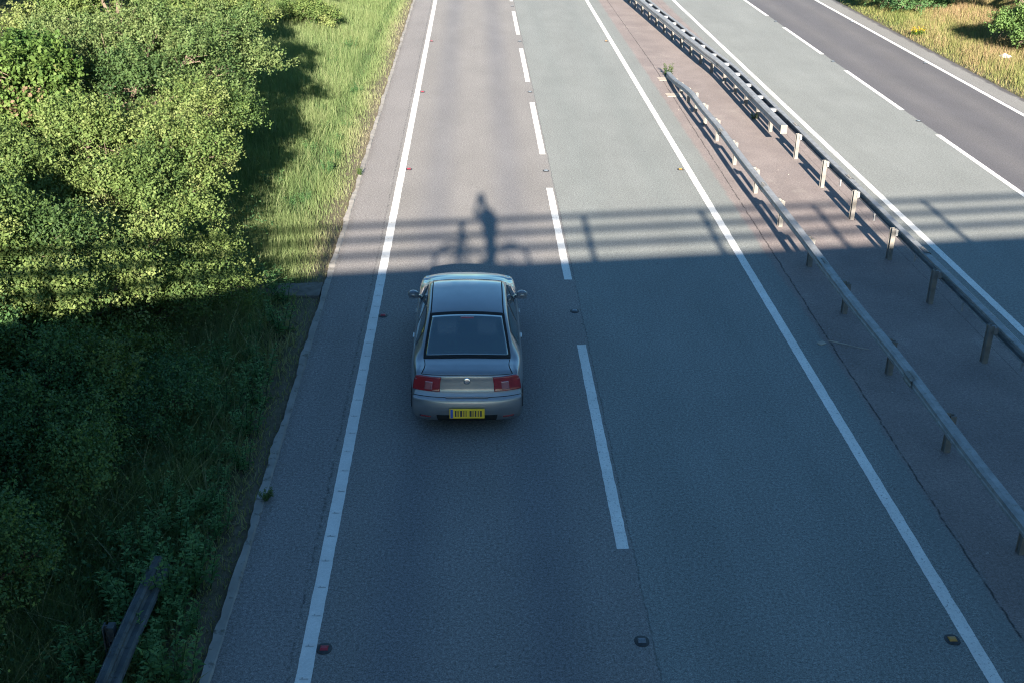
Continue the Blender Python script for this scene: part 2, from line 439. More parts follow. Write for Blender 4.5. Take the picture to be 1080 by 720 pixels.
# markings
def line_sheet(name, xc, w, y0, y1, parent, mat, rag=.006, step=.12, seed=0):
    r = random.Random(seed); v = []; f = []; n = max(2, int((y1-y0)/step)); 
    for a in range(n+1):
        yy = y0+(y1-y0)*a/n
        v += [(xc-w/2+r.uniform(-rag, rag), yy, .004), (xc+w/2+r.uniform(-rag, rag), yy, .004)]
    for a in range(n): f.append((2*a, 2*a+1, 2*a+3, 2*a+2))
    return MB().add(v, f).build(name, mat, parent, fix=False)
line_sheet('edge_line', -3.68, .165, -20, 160, near, MT['paint_new'], .004, .12, 1)
line_sheet('edge_line', 3.705, .165, -20, 160, near, MT['paint'], .004, .12, 2)
line_sheet('edge_line', 8.02, .16, -20, 160, far, MT['paint'], .004, .12, 3)
line_sheet('edge_line', 15.245, .165, -20, 160, far, MT['paint'], .006, .12, 4)
for k in range(-1, 9):
    line_sheet('lane_dash', 0, .155, 11.746+9*k, 17.746+9*k, near, MT['paint'], .004, .12, 10+k)
for k in range(-2, 9):
    line_sheet('lane_dash', 11.623, .155, 26+9*k, 32+9*k, far, MT['paint'], .004, .12, 30+k)
mb = MB(); rr = random.Random(5)
for a in range(240):
    yy = 3.2+a*.524; h = .0075
    mb.add([(-3.755, yy-.03, .005), (-3.60, yy-.03, .005), (-3.60, yy+.03, .005), (-3.755, yy+.03, .005),
            (-3.75, yy-.012, h), (-3.605, yy-.012, h), (-3.605, yy+.012, h), (-3.75, yy+.012, h)],
           [(0,1,5,4),(1,2,6,5),(2,3,7,6),(3,0,4,7),(4,5,6,7)])
rib = mb.build('edge_rib', MT['paint_new'], near, fix=False); rib['kind'] = 'stuff'
# short cross grooves drained through the ribbed line
mb = MB()
for a in range(90):
    yy = 3.2+a*.524-.045
    x_ = -3.735+rr.uniform(0, .03); mb.add([(x_, yy-.006, .0075), (x_+.095, yy-.006, .0075), (x_+.095, yy+.006, .0075), (x_, yy+.006, .0075)], [(0,1,2,3)])
    mb.add([(-3.70, yy, .0072), (-3.685, yy, .0072), (-3.685, yy+.06, .0072), (-3.70, yy+.06, .0072)], [(0,1,2,3)])
gr = mb.build('drain_groove', MT['groove'], near, fix=False); gr['kind'] = 'stuff'

# kerb: worn concrete edging on the left
r = random.Random(11); v = []; f = []; n = 1400
for a in range(n+1):
    yy = -20+180*a/n
    jl = r.uniform(-.012, .012)+.012*math.sin(yy*1.7)+.012*math.sin(yy*4.3); jr = r.uniform(-.006, .006); z = .028+.012*math.sin(yy*2.3)+r.uniform(-.004, .004)
    v += [(-4.765+jl, yy, -.05), (-4.755+jl, yy, z), (-4.665+jr, yy, z-.006), (-4.645+jr, yy, -.005)]
for a in range(n):
    for b in range(3): f.append((4*a+b, 4*a+b+1, 4*a+b+5, 4*a+b+4))
tag(MB().add(v, f).build('kerb', MT['kerb'], None, fix=True), kind='structure')

# ------------------------------------------------------------------ overbridge (behind and below the camera) with its railing
SK = .148
def by(x): return SK*(x+1.875)
br = tag(empty('road_bridge', (0, 0, 0)), 'road bridge whose straight shadow edge and railing shadow lie across all lanes', 'bridge')
BX0, BX1, BW = -46., 58., 11.5
def skew_box(mb, x0, x1, ya, yb, z0, z1):
    v = [(x0, by(x0)+ya, z0), (x1, by(x1)+ya, z0), (x1, by(x1)+yb, z0), (x0, by(x0)+yb, z0),
         (x0, by(x0)+ya, z1), (x1, by(x1)+ya, z1), (x1, by(x1)+yb, z1), (x0, by(x0)+yb, z1)]
    return mb.add(v, [(0,3,2,1),(4,5,6,7),(0,1,5,4),(1,2,6,5),(2,3,7,6),(3,0,4,7)])
skew_box(MB(), BX0, BX1, -BW+.25, .15, 5.75, 6.80).build('deck', MT['conc'], br)
for ya, yb in ((-.25, .30), (-BW-.05, -BW+.45)):
    skew_box(MB(), BX0, BX1, ya, yb, 5.55, 6.92).build('edge_beam', MT['conc'], br)
for x0, x1 in ((-17, -16), (26, 27)):
    skew_box(MB(), x0, x1, -BW+.3, .1, -.5, 5.74).build('abutment', MT['conc'], br)
for yr in (.10, -BW+.2):
    for zr in (7.86, 7.56, 7.25):
        mb = MB(); skew_box(mb, BX0, BX1, yr-.05, yr+.05, zr-.045, zr+.045); mb.build('rail', MT['galv'], br)
pm = MB().box((-.06, -.06, 6.92), (.06, .06, 7.90))
for yr in (.10, -BW+.2):
    for k in range(-9, 18):
        x = -2.27+2.765*k
        p = MB().box((-.065, -.04, 0), (.065, .05, .98)).build('post', MT['galv'], br) if (k == -9 and yr > 0) else None
        if p is None:
            p = proto_post.copy(); COL.objects.link(p); p.parent = br
        else: proto_post = p
        p.location = (x, by(x)+yr-.095, 6.92)

for nm, xa, xb, xo in (('sky_block_embankment', -17.0, -26.0, -200.0), ('sky_block_embankment', 27.0, 36.0, 220.0)):  # unseen approach slopes, added to block low sky and deepen the shade
    v = []
    for x in (xa, xb, xo):
        z = 6.6; v += [(x, by(x)+.3+15, -.3), (x, by(x)+.28, z), (x, by(x)-BW-.05, z), (x, by(x)-BW-15, -.3)]
    v[0] = (xa, by(xa)+1.5, -.3); v[3] = (xa, by(xa)-BW-1.5, -.3)
    f = [(0, 1, 5, 4), (1, 2, 6, 5), (2, 3, 7, 6), (4, 5, 9, 8), (5, 6, 10, 9), (6, 7, 11, 10), (0, 3, 2, 1)]
    tag(MB().add(v, f).build(nm, MT['soil']), kind='structure')

# ------------------------------------------------------------------ median barriers
CPROF = [(.075, -.095), (-.03, -.10), (-.075, -.07), (-.075, -.022), (-.055, 0.), (-.075, .022), (-.075, .07), (-.03, .10), (.075, .095),
         (.075, .06), (.062, .06), (.062, .083), (-.025, .088), (-.062, .062), (-.062, -.062), (-.025, -.088), (.062, -.083), (.062, -.06), (.075, -.06)]
MIR = [(-a, b) for a, b in CPROF]
def zpost(h, w=.055):
    mb = MB(); mb.box((-.04, -w, -.3), (.05, -w+.014, h)); mb.box((-.034, -w+.014, -.3), (-.02, w-.014, h)); mb.box((-.05, w-.014, -.3), (.04, w, h))
    return mb
def barrier_copy(proto, parent, loc):
    c = proto.copy(); c.parent = parent; COL.objects.link(c); c.location = loc; return c
bA = tag(empty('crash_barrier', (4.9, 12, 0)), 'single-rail steel crash barrier ending at a weed clump, nearer the fast lane', 'crash barrier')
org = Vector(bA.location)
def rel(path, o): return [(p[0]-o.x, p[1]-o.y, p[2]-o.z) for p in path]
path = [(4.80+.012*math.sin(y*.9), y, .60+.008*math.sin(y*1.3)) for y in np.arange(2, 34.01, .4)]
for y in np.arange(34.4, 39.6, .3):
    t = (y-34)/5.5; path.append((4.80+.12*t*t, y, .60-.46*(t-.06*math.sin(t*6.283))))
MB().extrude([(a*.92, b*.85) for a, b in CPROF], rel(path, org), True).build('rail', MT['galv'], bA, bevel=0)
pp = zpost(.60, .045).build('post', MT['post'], bA); first = True
sb = MB().box((-.10, -.06, .52), (-.05, .06, .62)); 
spy = []
for y in [4.4, 6.8, 9.2, 11.6, 14.1, 16.6, 19.1, 21.5, 23.95, 26.4, 28.85, 31.2, 33.0, 34.6]:
    o = pp if first else barrier_copy(pp, bA, (0, 0, 0))
    o.location = (5.0-org.x, y-org.y, 0); first = False
for y, h in ((35.9, .46), (37.2, .35), (38.3, .25)):
    o = zpost(h).build('post', MT['post'], bA); o.location = (5.0-org.x, y-org.y, 0)
bk = None
for y in [4.4, 6.8, 9.2, 11.6, 14.1, 16.6, 19.1, 21.5, 23.95, 26.4, 28.85, 31.2, 33.0]:
    if bk is None: bk = MB().box((-.075, -.05, .525), (.0, .05, .665)).box((-.02, -.012, .56), (.03, .012, .64)).build('bracket', MT['post'], bA, bevel=.006)
    else:
        bk2 = barrier_copy(bk, bA, (0, 0, 0)); bk2.location = (4.945-org.x, y-org.y, 0)
bk.location = (4.945-org.x, 4.4-org.y, 0)

def xpost(y): return 6.78 if y < 37.5 else 6.78-.055*(y-37.5)*min(1, (y-37.5)/3)
bB = tag(empty('crash_barrier', (6.78, 12, 0)), 'long crash barrier beside the opposite carriageway, changing from one rail to two', 'crash barrier')
org = Vector(bB.location)
path = [(xpost(y)+.17, y, .59+.006*math.sin(y*1.1)) for y in np.arange(2, 110, .5)]
MB().extrude(MIR, rel(path, org), True).build('rail', MT['galv'], bB)
path = [(xpost(y)-.19, y, .60+.006*math.sin(y*1.1)) for y in np.arange(30.2, 110, .5)]
MB().extrude([(a*1.15, b*1.15) for a, b in CPROF], rel(path, org), True).build('rail', MT['galv'], bB)
MB().box((-.09, -.02, -.12), (.09, .0, .12)).build('end_cap', MT['post'], bB).location = (xpost(30.2)-.19-org.x, 30.2-org.y, .60)
pp = zpost(.68, .05).build('post', MT['post'], bB); first = True
bk = MB().box((0, -.05, .53), (.1, .05, .66)).build('bracket', MT['galv'], bB)
for y in [4.6, 7.1, 9.6, 12.1, 14.6, 17.04, 19.56, 21.9, 24.46, 26.9, 29.44]:
    o = pp if first else barrier_copy(pp, bB, (0, 0, 0)); o.location = (6.78-org.x, y-org.y, 0)
    o = bk if first else barrier_copy(bk, bB, (0, 0, 0)); o.location = (6.80-org.x, y-org.y, 0); first = False
sp = MB().box((-.12, -.07, .60), (.10, .07, .675)).build('spacer', MT['galv'], bB); first = True
for q in range(46):
    y = 32.3+1.625*q
    o = barrier_copy(pp, bB, (0, 0, 0)); o.location = (xpost(y)-org.x, y-org.y, -.05)
    o = sp if first else barrier_copy(sp, bB, (0, 0, 0)); o.location = (xpost(y)-org.x, y-org.y, 0); first = False
# lap joints with bolt heads
for par, xf, off, ys_ in ((bA, lambda y: 4.80, -.075, [5.6, 10.4, 15.2, 20.0, 24.9, 29.8]), (bB, lambda y: xpost(y)-.19, -.09, [34.0, 38.9, 43.8, 48.6]), (bB, lambda y: xpost(y)+.17, 0, [10.8, 15.7, 20.6, 25.5, 30.4])):
    jp = None
    for y in ys_:
        if jp is None:
            m_ = MB(); a_ = 1 if off else -1
            if off:
                m_.extrude([(off*1.03, -.06), (off*1.06, -.022), (off*.80, 0), (off*1.06, .022), (off*1.06, .062), (off*.45, .0925), (.045, .0895)], [(0, -.16, 0), (0, .16, 0)])
            else:
                m_.extrude([(.079, -.07), (.079, -.022), (.079, .07), (.03, .1035), (-.045, .0995)], [(0, -.16, 0), (0, .16, 0)])
            for by_ in (-.1, -.035, .035, .1):
                for xx, zz in ([(-.02, .096)] if off else [(.0, .1035)]):
                    m_.lathe((xx, by_, zz), (0, 0, 1), [(.016, 0), (.015, .008), (0, .011)], 8)
            jp = m_.build('lap_joint', MT['joint'], par); o = jp
        else: o = barrier_copy(jp, par, (0, 0, 0))
        o.location = (xf(y)-par.location.x, y-par.location.y, .60)
# thin stay between posts (single-rail length)
st = None
for y in [13.4, 15.9, 18.3, 20.7, 23.2, 25.7]:
    if st is None:
        st = MB().box((-.012, -.02, .40), (.012, .02, .56)).build('stay', MT['galv'], bB); o = st
    else: o = barrier_copy(st, bB, (0, 0, 0))
    o.location = (6.83-org.x, y-org.y, 0)
# old beam on the left verge
bL = tag(empty('crash_barrier', (-5.45, 8, 0)), 'dark weathered crash barrier end half buried in weeds on the shaded verge', 'crash barrier')
org = Vector(bL.location)
WP = [(.0, -.155), (.02, -.155), (.02, -.14), (.075, -.105), (.075, -.06), (.02, -.02), (.02, .02), (.075, .06), (.075, .105), (.02, .14), (.02, .155), (0, .155),
      (0, .13), (.055, .095), (.055, .07), (0, .03), (0, -.03), (.055, -.07), (.055, -.095), (0, -.13)]
path = [(-5.47, y, .54) for y in np.arange(-3, 8.4, .5)]+[(-5.47-.012*(y-8.4), y, .54-.16*((y-8.4)/2.6)**2) for y in np.arange(8.6, 11.1, .2)]
TL = [(a*math.cos(R(38))-b*math.sin(R(38)), a*math.sin(R(38))+b*math.cos(R(38))) for a, b in [(p[0]*.85, p[1]*.85) for p in WP]]
MB().extrude(TL, rel(path, org), True).build('rail', MT['rust'], bL)
pl = None
for y in (1.2, 4.4, 7.2, 9.6):
    if pl is None:
        pl = MB().box((-.07, -.05, -.3), (-.055, .05, .62)).box((-.12, -.05, -.3), (-.105, .05, .62)).box((-.105, -.007, -.3), (-.07, .007, .62)).box((-.055, -.05, .44), (.0, .05, .62)).build('post', MT['rust'], bL); o = pl
    else: o = barrier_copy(pl, bL, (0, 0, 0))
    o.location = (-5.62-org.x, y-org.y, 0)

# ------------------------------------------------------------------ road studs
def stud(loc, mat, label):
    e = tag(empty('road_stud', (loc[0], loc[1], .0)), label, 'road stud', 'reflective road studs'); e.scale = (.86, .86, .86)
    mb = MB(); v = []
    n = 16
    for ring, (sx, sy, z) in enumerate(((.10, .112, .002), (.092, .104, .010), (.066, .08, .014))):
        for a in range(n):
            g = 2*math.pi*a/n; v.append((sx*math.copysign(abs(math.cos(g))**.85, math.cos(g)), sy*math.copysign(abs(math.sin(g))**.85, math.sin(g)), z))
    f = [(q*n+a, q*n+(a+1) % n, (q+1)*n+(a+1) % n, (q+1)*n+a) for q in range(2) for a in range(n)]+[tuple(2*n+a for a in range(n))]
    mb.add(v, f).build('housing', MT['stud'], e)
    MB().add([(-.052,-.05,.016),(.052,-.05,.016),(.052,.05,.016),(-.052,.05,.016),(-.042,-.018,.034),(.042,-.018,.034),(.042,.018,.034),(-.042,.018,.034)],
             [(0,1,5,4),(1,2,6,5),(2,3,7,6),(3,0,4,7),(4,5,6,7)]).build('reflector', mat, e)
for y, t in ((9.93, 'red road stud by the left edge line at the bottom of the photo'), (19.0, 'red road stud by the left edge line just left of the car'),
             (28.3, 'red road stud by the left edge line beyond the railing shadow'), (37.1, 'red road stud by the left edge line level with the barrier end'),
             (46.1, 'farthest red road stud by the left edge line')):
    stud((-3.515, y), MT['red'], t)
for y, t in ((10.0, 'pale road stud between the lanes at the bottom of the photo'), (19.2, 'pale road stud between the lanes to the right of the car'),
             (28.2, 'pale road stud between the lanes just beyond the railing shadow'), (37.2, 'pale road stud between the lanes level with the barrier end'),
             (46.2, 'pale road stud between the lanes, second farthest'), (55.2, 'pale road stud between the lanes, farthest at the top edge')):
    stud((-.0, y), MT['white'], t)
for y, t in ((9.97, 'amber road stud by the fast lane edge line at the bottom right'), (28.38, 'amber road stud by the fast lane edge line beyond the railing shadow'),
             (46.4, 'farthest amber road stud by the fast lane edge line')):
    stud((3.50, y), MT['amber'], t)
for x, y, t in ((11.635, 33.6, 'white road stud between the opposite lanes, nearest one'), (11.635, 42.6, 'white road stud between the opposite lanes, middle one'),
                (11.635, 51.5, 'white road stud between the opposite lanes, farthest one'), (15.06, 42.4, 'white road stud by the far edge line, nearer one'),
                (15.06, 51.5, 'white road stud by the far edge line, farther one')):
    stud((x, y), MT['white'], t)

# ------------------------------------------------------------------ car
def catmull(P, n):
    P = np.asarray(P, float); m = len(P); out = []
    for i in range(m-1):
        p0, p1, p2, p3 = P[max(i-1, 0)], P[i], P[i+1], P[min(i+2, m-1)]
        for t in np.linspace(0, 1, n, endpoint=False):
            out.append(.5*((2*p1)+(-p0+p2)*t+(2*p0-5*p1+4*p2-p3)*t*t+(-p0+3*p1-3*p2+p3)*t**3))
    out.append(P[-1]); return np.array(out)
#        y     z     halfwidth
PROF = [(.11, .24, .80), (.03, .34, .845), (.00, .47, .865), (.015, .60, .868), (.055, .66, .855), (.095, .74, .835), (.115, .86, .815), (.13, .965, .775),
        (.19, 1.005, .745), (.36, 1.025, .715), (.66, 1.045, .735), (.98, 1.20, .70), (1.32, 1.365, .655), (1.66, 1.435, .64), (2.15, 1.468, .64), (2.62, 1.445, .645),
        (3.10, 1.25, .69), (3.60, 1.02, .745), (4.05, .955, .74), (4.45, .86, .74), (4.66, .70, .76), (4.72, .50, .80), (4.68, .26, .78)]
NS = 8
WR = catmull(PROF, NS)                    # wrap profile rows
def tt(k): return int(round(k*NS))
def wrap(row, s):
    y, z, hw = WR[row]; a = abs(s)
    rear = max(0., 1-y/1.0); front = max(0., (y-3.7)/1.0)
    crown = .035 if z > .95 else .012
    yy = y+rear*(.16*a**3.2)-min(front, 1)*.2*a**3
    # crown falls to the sides; a rolled edge near s=1
    zz = z-crown*a*a-(.02*max(0, (a-.86)/.14)**2 if z > .9 else 0)
    return Vector((s*hw, yy, zz))
def wn(row, s):
    a = wrap(min(row+1, len(WR)-1), s)-wrap(max(row-1, 0), s); b = wrap(row, min(s+.02, 1))-wrap(row, max(s-.02, -1))
    return b.cross(a).normalized()
def wpatch(r0, r1, s0, s1, off, nr=None, nsn=14):
    rows = list(range(r0, r1+1)); v = []; f = []
    ss = np.linspace(s0, s1, nsn)
    for rr_ in rows:
        for s_ in ss: v.append(wrap(rr_, s_)+wn(rr_, s_)*off)
    m = len(ss)
    for i in range(len(rows)-1):
        for j in range(m-1): f.append((i*m+j, i*m+j+1, (i+1)*m+j+1, (i+1)*m+j))
    return v, f
R0s, R1s = tt(7), tt(19)
def pl_taper(y):
    t = 1.
    if y < 1.2: t -= .10*((1.2-y)/1.2)**2.2
    if y > 3.6: t -= .13*((y-3.6)/1.1)**2
    return t
def side_col(row, q, sgn):
    """q 0 (top edge) .. 1 (sill)"""
    e = wrap(row, 1.0); y = e.y
    t = pl_taper(WR[row][0])
    ctrl = [(e.x, e.z), (max(e.x+.02, (.845)*t), min(e.z-.012, .945)), (.897*t, .80), (.905*t, .62), (.892*t, .42), (.872*t, .22)]
    c = catmull(ctrl, 8)
    i = q*(len(c)-1); a = int(min(i, len(c)-2)); u = i-a
    p = c[a]*(1-u)+c[a+1]*u
    return Vector((sgn*p[0], y, p[1]))
CARX, CARY = -1.965, 14.53
car = tag(empty('car', (CARX, CARY, 0)), 'silver-grey saloon car driving away in the left lane, seen from behind', 'car')
WHEELS = ((1.02, .325), (3.72, .325))
mb = MB()
SV = np.linspace(-1, 1, 33)
v = []; f = []
for i in range(len(WR)):
    for s_ in SV: v.append(wrap(i, s_))
m = len(SV)
for i in range(len(WR)-1):
    for j in range(m-1): f.append((i*m+j, i*m+j+1, (i+1)*m+j+1, (i+1)*m+j))
mb.add(v, f)
QV = np.linspace(0, 1, 41)
for sgn in (-1, 1):
    v = []; f = []; cols = list(range(R0s, R1s+1)); m = len(QV)
    # extra columns: lerp rows for arches
    for rr_ in cols:
        for q_ in QV: v.append(side_col(rr_, q_, sgn))
    for i in range(len(cols)-1):
        for j in range(m-1):
            c4 = (i*m+j, i*m+j+1, (i+1)*m+j+1, (i+1)*m+j)
            cc = sum((v[a] for a in c4), Vector())/4
            if any((cc.y-wy)**2+(cc.z-wz)**2 < .36**2 for wy, wz in WHEELS): continue
            f.append(c4)
    mb.add(v, f)
    # rear corner between bumper edge and the side sheet
    v = []; f = []; n_ = 14
    for rr_ in range(0, R0s+1):
        a = wrap(rr_, 1.0); z = a.z
        yb = wrap(R0s, 1).y
        for u in np.linspace(0, 1, 6):
            # match side sheet first column at this height
            best = min((side_col(R0s, q_, 1) for q_ in QV), key=lambda p: abs(p.z-z))
            p = Vector((a.x*(1-u)+best.x*u, a.y*(1-u)+best.y*u, z)); p.x *= sgn; v.append(p)
    for i in range(R0s):
        for j in range(5): f.append((i*6+j, i*6+j+1, (i+1)*6+j+1, (i+1)*6+j))
    mb.add(v, f)
    v = []; f = []
    for rr_ in range(R1s, len(WR)):
        a = wrap(rr_, 1.0); z = a.z
        for u in np.linspace(0, 1, 6):
            best = min((side_col(R1s, q_, 1) for q_ in QV), key=lambda p: abs(p.z-z))
            p = Vector((a.x*(1-u)+best.x*u, a.y*(1-u)+best.y*u, z)); p.x *= sgn; v.append(p)
    for i in range(len(WR)-R1s-1):
        for j in range(5): f.append((i*6+j, i*6+j+1, (i+1)*6+j+1, (i+1)*6+j))
    mb.add(v, f)
body = mb.build('body', MT['car'], car, smooth=True)
me = body.data
bm = bmesh.new(); bm.from_mesh(me); bmesh.ops.remove_doubles(bm, verts=bm.verts, dist=.006); bmesh.ops.recalc_face_normals(bm, faces=bm.faces); bm.to_mesh(me); bm.free()
# underbody
MB().box((-.76, .3, .2), (.76, 4.5, .3)).box((-.6, .8, .3), (.6, 4.2, .62)).build('underbody', MT['black'], car)
def cpatch(name, r0, r1, s0, s1, off, mat, parent=car, ns=14, thick=.004):
    v, f = wpatch(r0, r1, s0, s1, off, nsn=ns)
    o = MB().add(v, f).build(name, mat, parent, smooth=True)
    sm = o.modifiers.new('solid', 'SOLIDIFY'); sm.thickness = thick; sm.offset = 0
    return o
def trap(name, r0, r1, sA, sB, off, mat, parent=car, ns=18):
    """patch whose lateral extent runs from sA (bottom) to sB (top)"""
    v = []; f = []; rows = list(range(r0, r1+1))
    for i, rr_ in enumerate(rows):
        u = i/(len(rows)-1); a = sA[0]*(1-u)+sB[0]*u; b = sA[1]*(1-u)+sB[1]*u
        for s_ in np.linspace(a, b, ns): v.append(wrap(rr_, s_)+wn(rr_, s_)*off)
    for i in range(len(rows)-1):
        for j in range(ns-1): f.append((i*ns+j, i*ns+j+1, (i+1)*ns+j+1, (i+1)*ns+j))
    o = MB().add(v, f).build(name, mat, parent, smooth=True)
    sm = o.modifiers.new('solid', 'SOLIDIFY'); sm.thickness = .0015; sm.offset = 0
    return o
trap('window_surround', tt(10)-2, tt(12)+3, (-.93, .93), (-.93, .93), .007, MT['trim'], ns=33)
trap('rear_window', tt(10), tt(12)+1, (-.88, .88), (-.86, .86), .011, MT['rearglass'], ns=33)
trap('windscreen', tt(15)+2, tt(17)-1, (-.9, .9), (-.9, .9), .005, MT['glass'])
# boot lid shut lines, bumper joint, bumper insert
cpatch('bumper_joint', tt(4)-1, tt(4), -.97, .97, .003, MT['trim'], ns=30)
cpatch('bumper_insert', tt(0)+2, tt(1)+3, -.55, .55, .004, MT['trim'], ns=24)
for sg in (-1, 1):
    cpatch('boot_shut_line', tt(7)+2, tt(10)-3, sg*.905, sg*.92, .002, MT['trim'], ns=3)
    cpatch('roof_strip', tt(12)+3, tt(15), sg*.90, sg*.925, .003, MT['trim'], ns=3)
    l = cpatch('tail_light', tt(5)-1, tt(7)-2, sg*.50, sg*.995, .010, MT['lampred'], ns=18, thick=.014)
    cpatch('clear_lens', tt(5)+1, tt(6)+1, sg*.64, sg*.78, .019, MT['lampclear'], l, ns=8)
    v = []; f = []
    rows = list(range(R0s-0, R0s+7)); qs = np.linspace(.20, .44, 8)
    for rr_ in rows:
        for q_ in qs:
            p = side_col(rr_, q_, sg); v.append(p+Vector((sg*.006, 0, 0)))
    for i in range(len(rows)-1):
        for j in range(7): f.append((i*8+j, i*8+j+1, (i+1)*8+j+1, (i+1)*8+j))
    # side glass
    for (ra, rb) in ((tt(11)+4, tt(13)+3), (tt(13)+5, tt(14)+7), (tt(15)+1, tt(16)+4)):
        v = []; f = []; rows = list(range(ra, rb+1)); qs = np.linspace(.035, .185, 7)
        for rr_ in rows:
            for q_ in qs:
                p = side_col(rr_, q_, sg); v.append(p+Vector((sg*.006, 0, .003)))
        for i in range(len(rows)-1):
            for j in range(6): f.append((i*7+j, i*7+j+1, (i+1)*7+j+1, (i+1)*7+j))
        MB().add(v, f).build('side_window', MT['glass'], car, smooth=True)
    # chrome line under the glass
    v = []; f = []; rows = list(range(tt(11)+2, tt(17)-4))
    for rr_ in rows:
        for q_ in (.196, .212):
            p = side_col(rr_, q_, sg); v.append(p+Vector((sg*.007, 0, 0)))
    for i in range(len(rows)-1): f.append((2*i, 2*i+1, 2*i+3, 2*i+2))
    MB().add(v, f).build('waist_trim', MT['chrome'], car)
    # mirror
    mr = MB().ball((sg*.965, 3.12, .985), (.10, .075, .072), 14, 10).box((min(sg*.84, sg*.95), 3.10, .93), (max(sg*.84, sg*.95), 3.16, .965)).build('door_mirror', MT['car'], car, smooth=True)
    MB().add([(sg*.965-.08, 3.055, .93), (sg*.965+.08, 3.055, .93), (sg*.965+.08, 3.055, 1.04), (sg*.965-.08, 3.055, 1.04)], [(0, 1, 2, 3)]).build('mirror_glass', MT['white'], mr)
    # door handles
    for yy in (1.75, 2.72):
        MB().box((sg*.90-.014, yy, .80), (sg*.90+.014, yy+.18, .83)).build('door_handle', MT['car'], car, bevel=.008)
    for wy, wz in WHEELS:
        e = MB().lathe((sg*.70, wy, wz), (sg, 0, 0), [(.205, 0), (.29, -.005), (.322, .02), (.326, .08), (.325, .15), (.312, .185), (.28, .198), (.215, .195)], 36).build('wheel', MT['black'], car, smooth=True)
        rm = MB().lathe((sg*.70, wy, wz), (sg, 0, 0), [(.215, .19), (.20, .17), (.19, .10), (.05, .12), (.0, .165)], 30)
        for a in range(7):
            g = a*2*math.pi/7
            rm.tube([(sg*.865, wy, wz), (sg*.868, wy+.2*math.cos(g), wz+.2*math.sin(g))], .02, 6)
        rm.build('rim', MT['alloy'], e, smooth=True)
# number plate and badge
yb = WR[tt(1)+5][0]-.015
pz0, pz1 = .36, .515
plate = MB().box((-.27, yb-.03, pz0), (.27, yb-.012, pz1)).build('number_plate', MT['yplate'], car, bevel=.004)
ip = MB()
for x0, w in ((-.185, .022), (-.145, .016), (-.105, .03), (-.055, .014), (-.02, .012), (.04, .03), (.085, .014), (.12, .022), (.165, .014), (.20, .026)):
    ip.box((x0, yb-.0335, pz0+.03), (x0+w, yb-.0302, pz1-.03))
ip.build('plate_marking', MT['ink'], plate)
MB().box((-.255, yb-.0325, pz0+.006), (-.215, yb-.0303, pz1-.006)).build('plate_band', MT['blue'], plate)
rb = wrap(tt(6)+2, 0)
bd = MB().lathe((0, rb.y-.004, rb.z), (0, -1, .15), [(.0, .008), (.036, .010), (.044, .009), (.05, .004), (.05, 0)], 24).build('badge', MT['chrome'], car, smooth=True)
rb = wrap(tt(3)+6, 0)
MB().box((-.33, rb.y-.012, rb.z+.0), (.33, rb.y+.0, rb.z+.028)).build('boot_trim', MT['chrome'], car, bevel=.004)
for sg in (-1, 1):
    cpatch('bumper_reflector', tt(1)-1, tt(1)+1, sg*.66, sg*.86, .004, MT['lampred'], ns=8)
    cpatch('bumper_seam', tt(2), tt(4)-1, sg*.985, sg*.995, .003, MT['trim'], ns=3)
cpatch('boot_seam', tt(7)+1, tt(7)+2, -.9, .9, .003, MT['trim'], ns=26)
cpatch('brake_light', tt(12)-1, tt(12)+0, -.16, .16, .010, MT['lampred'], ns=8)

car.scale = (.945, 1, 1)
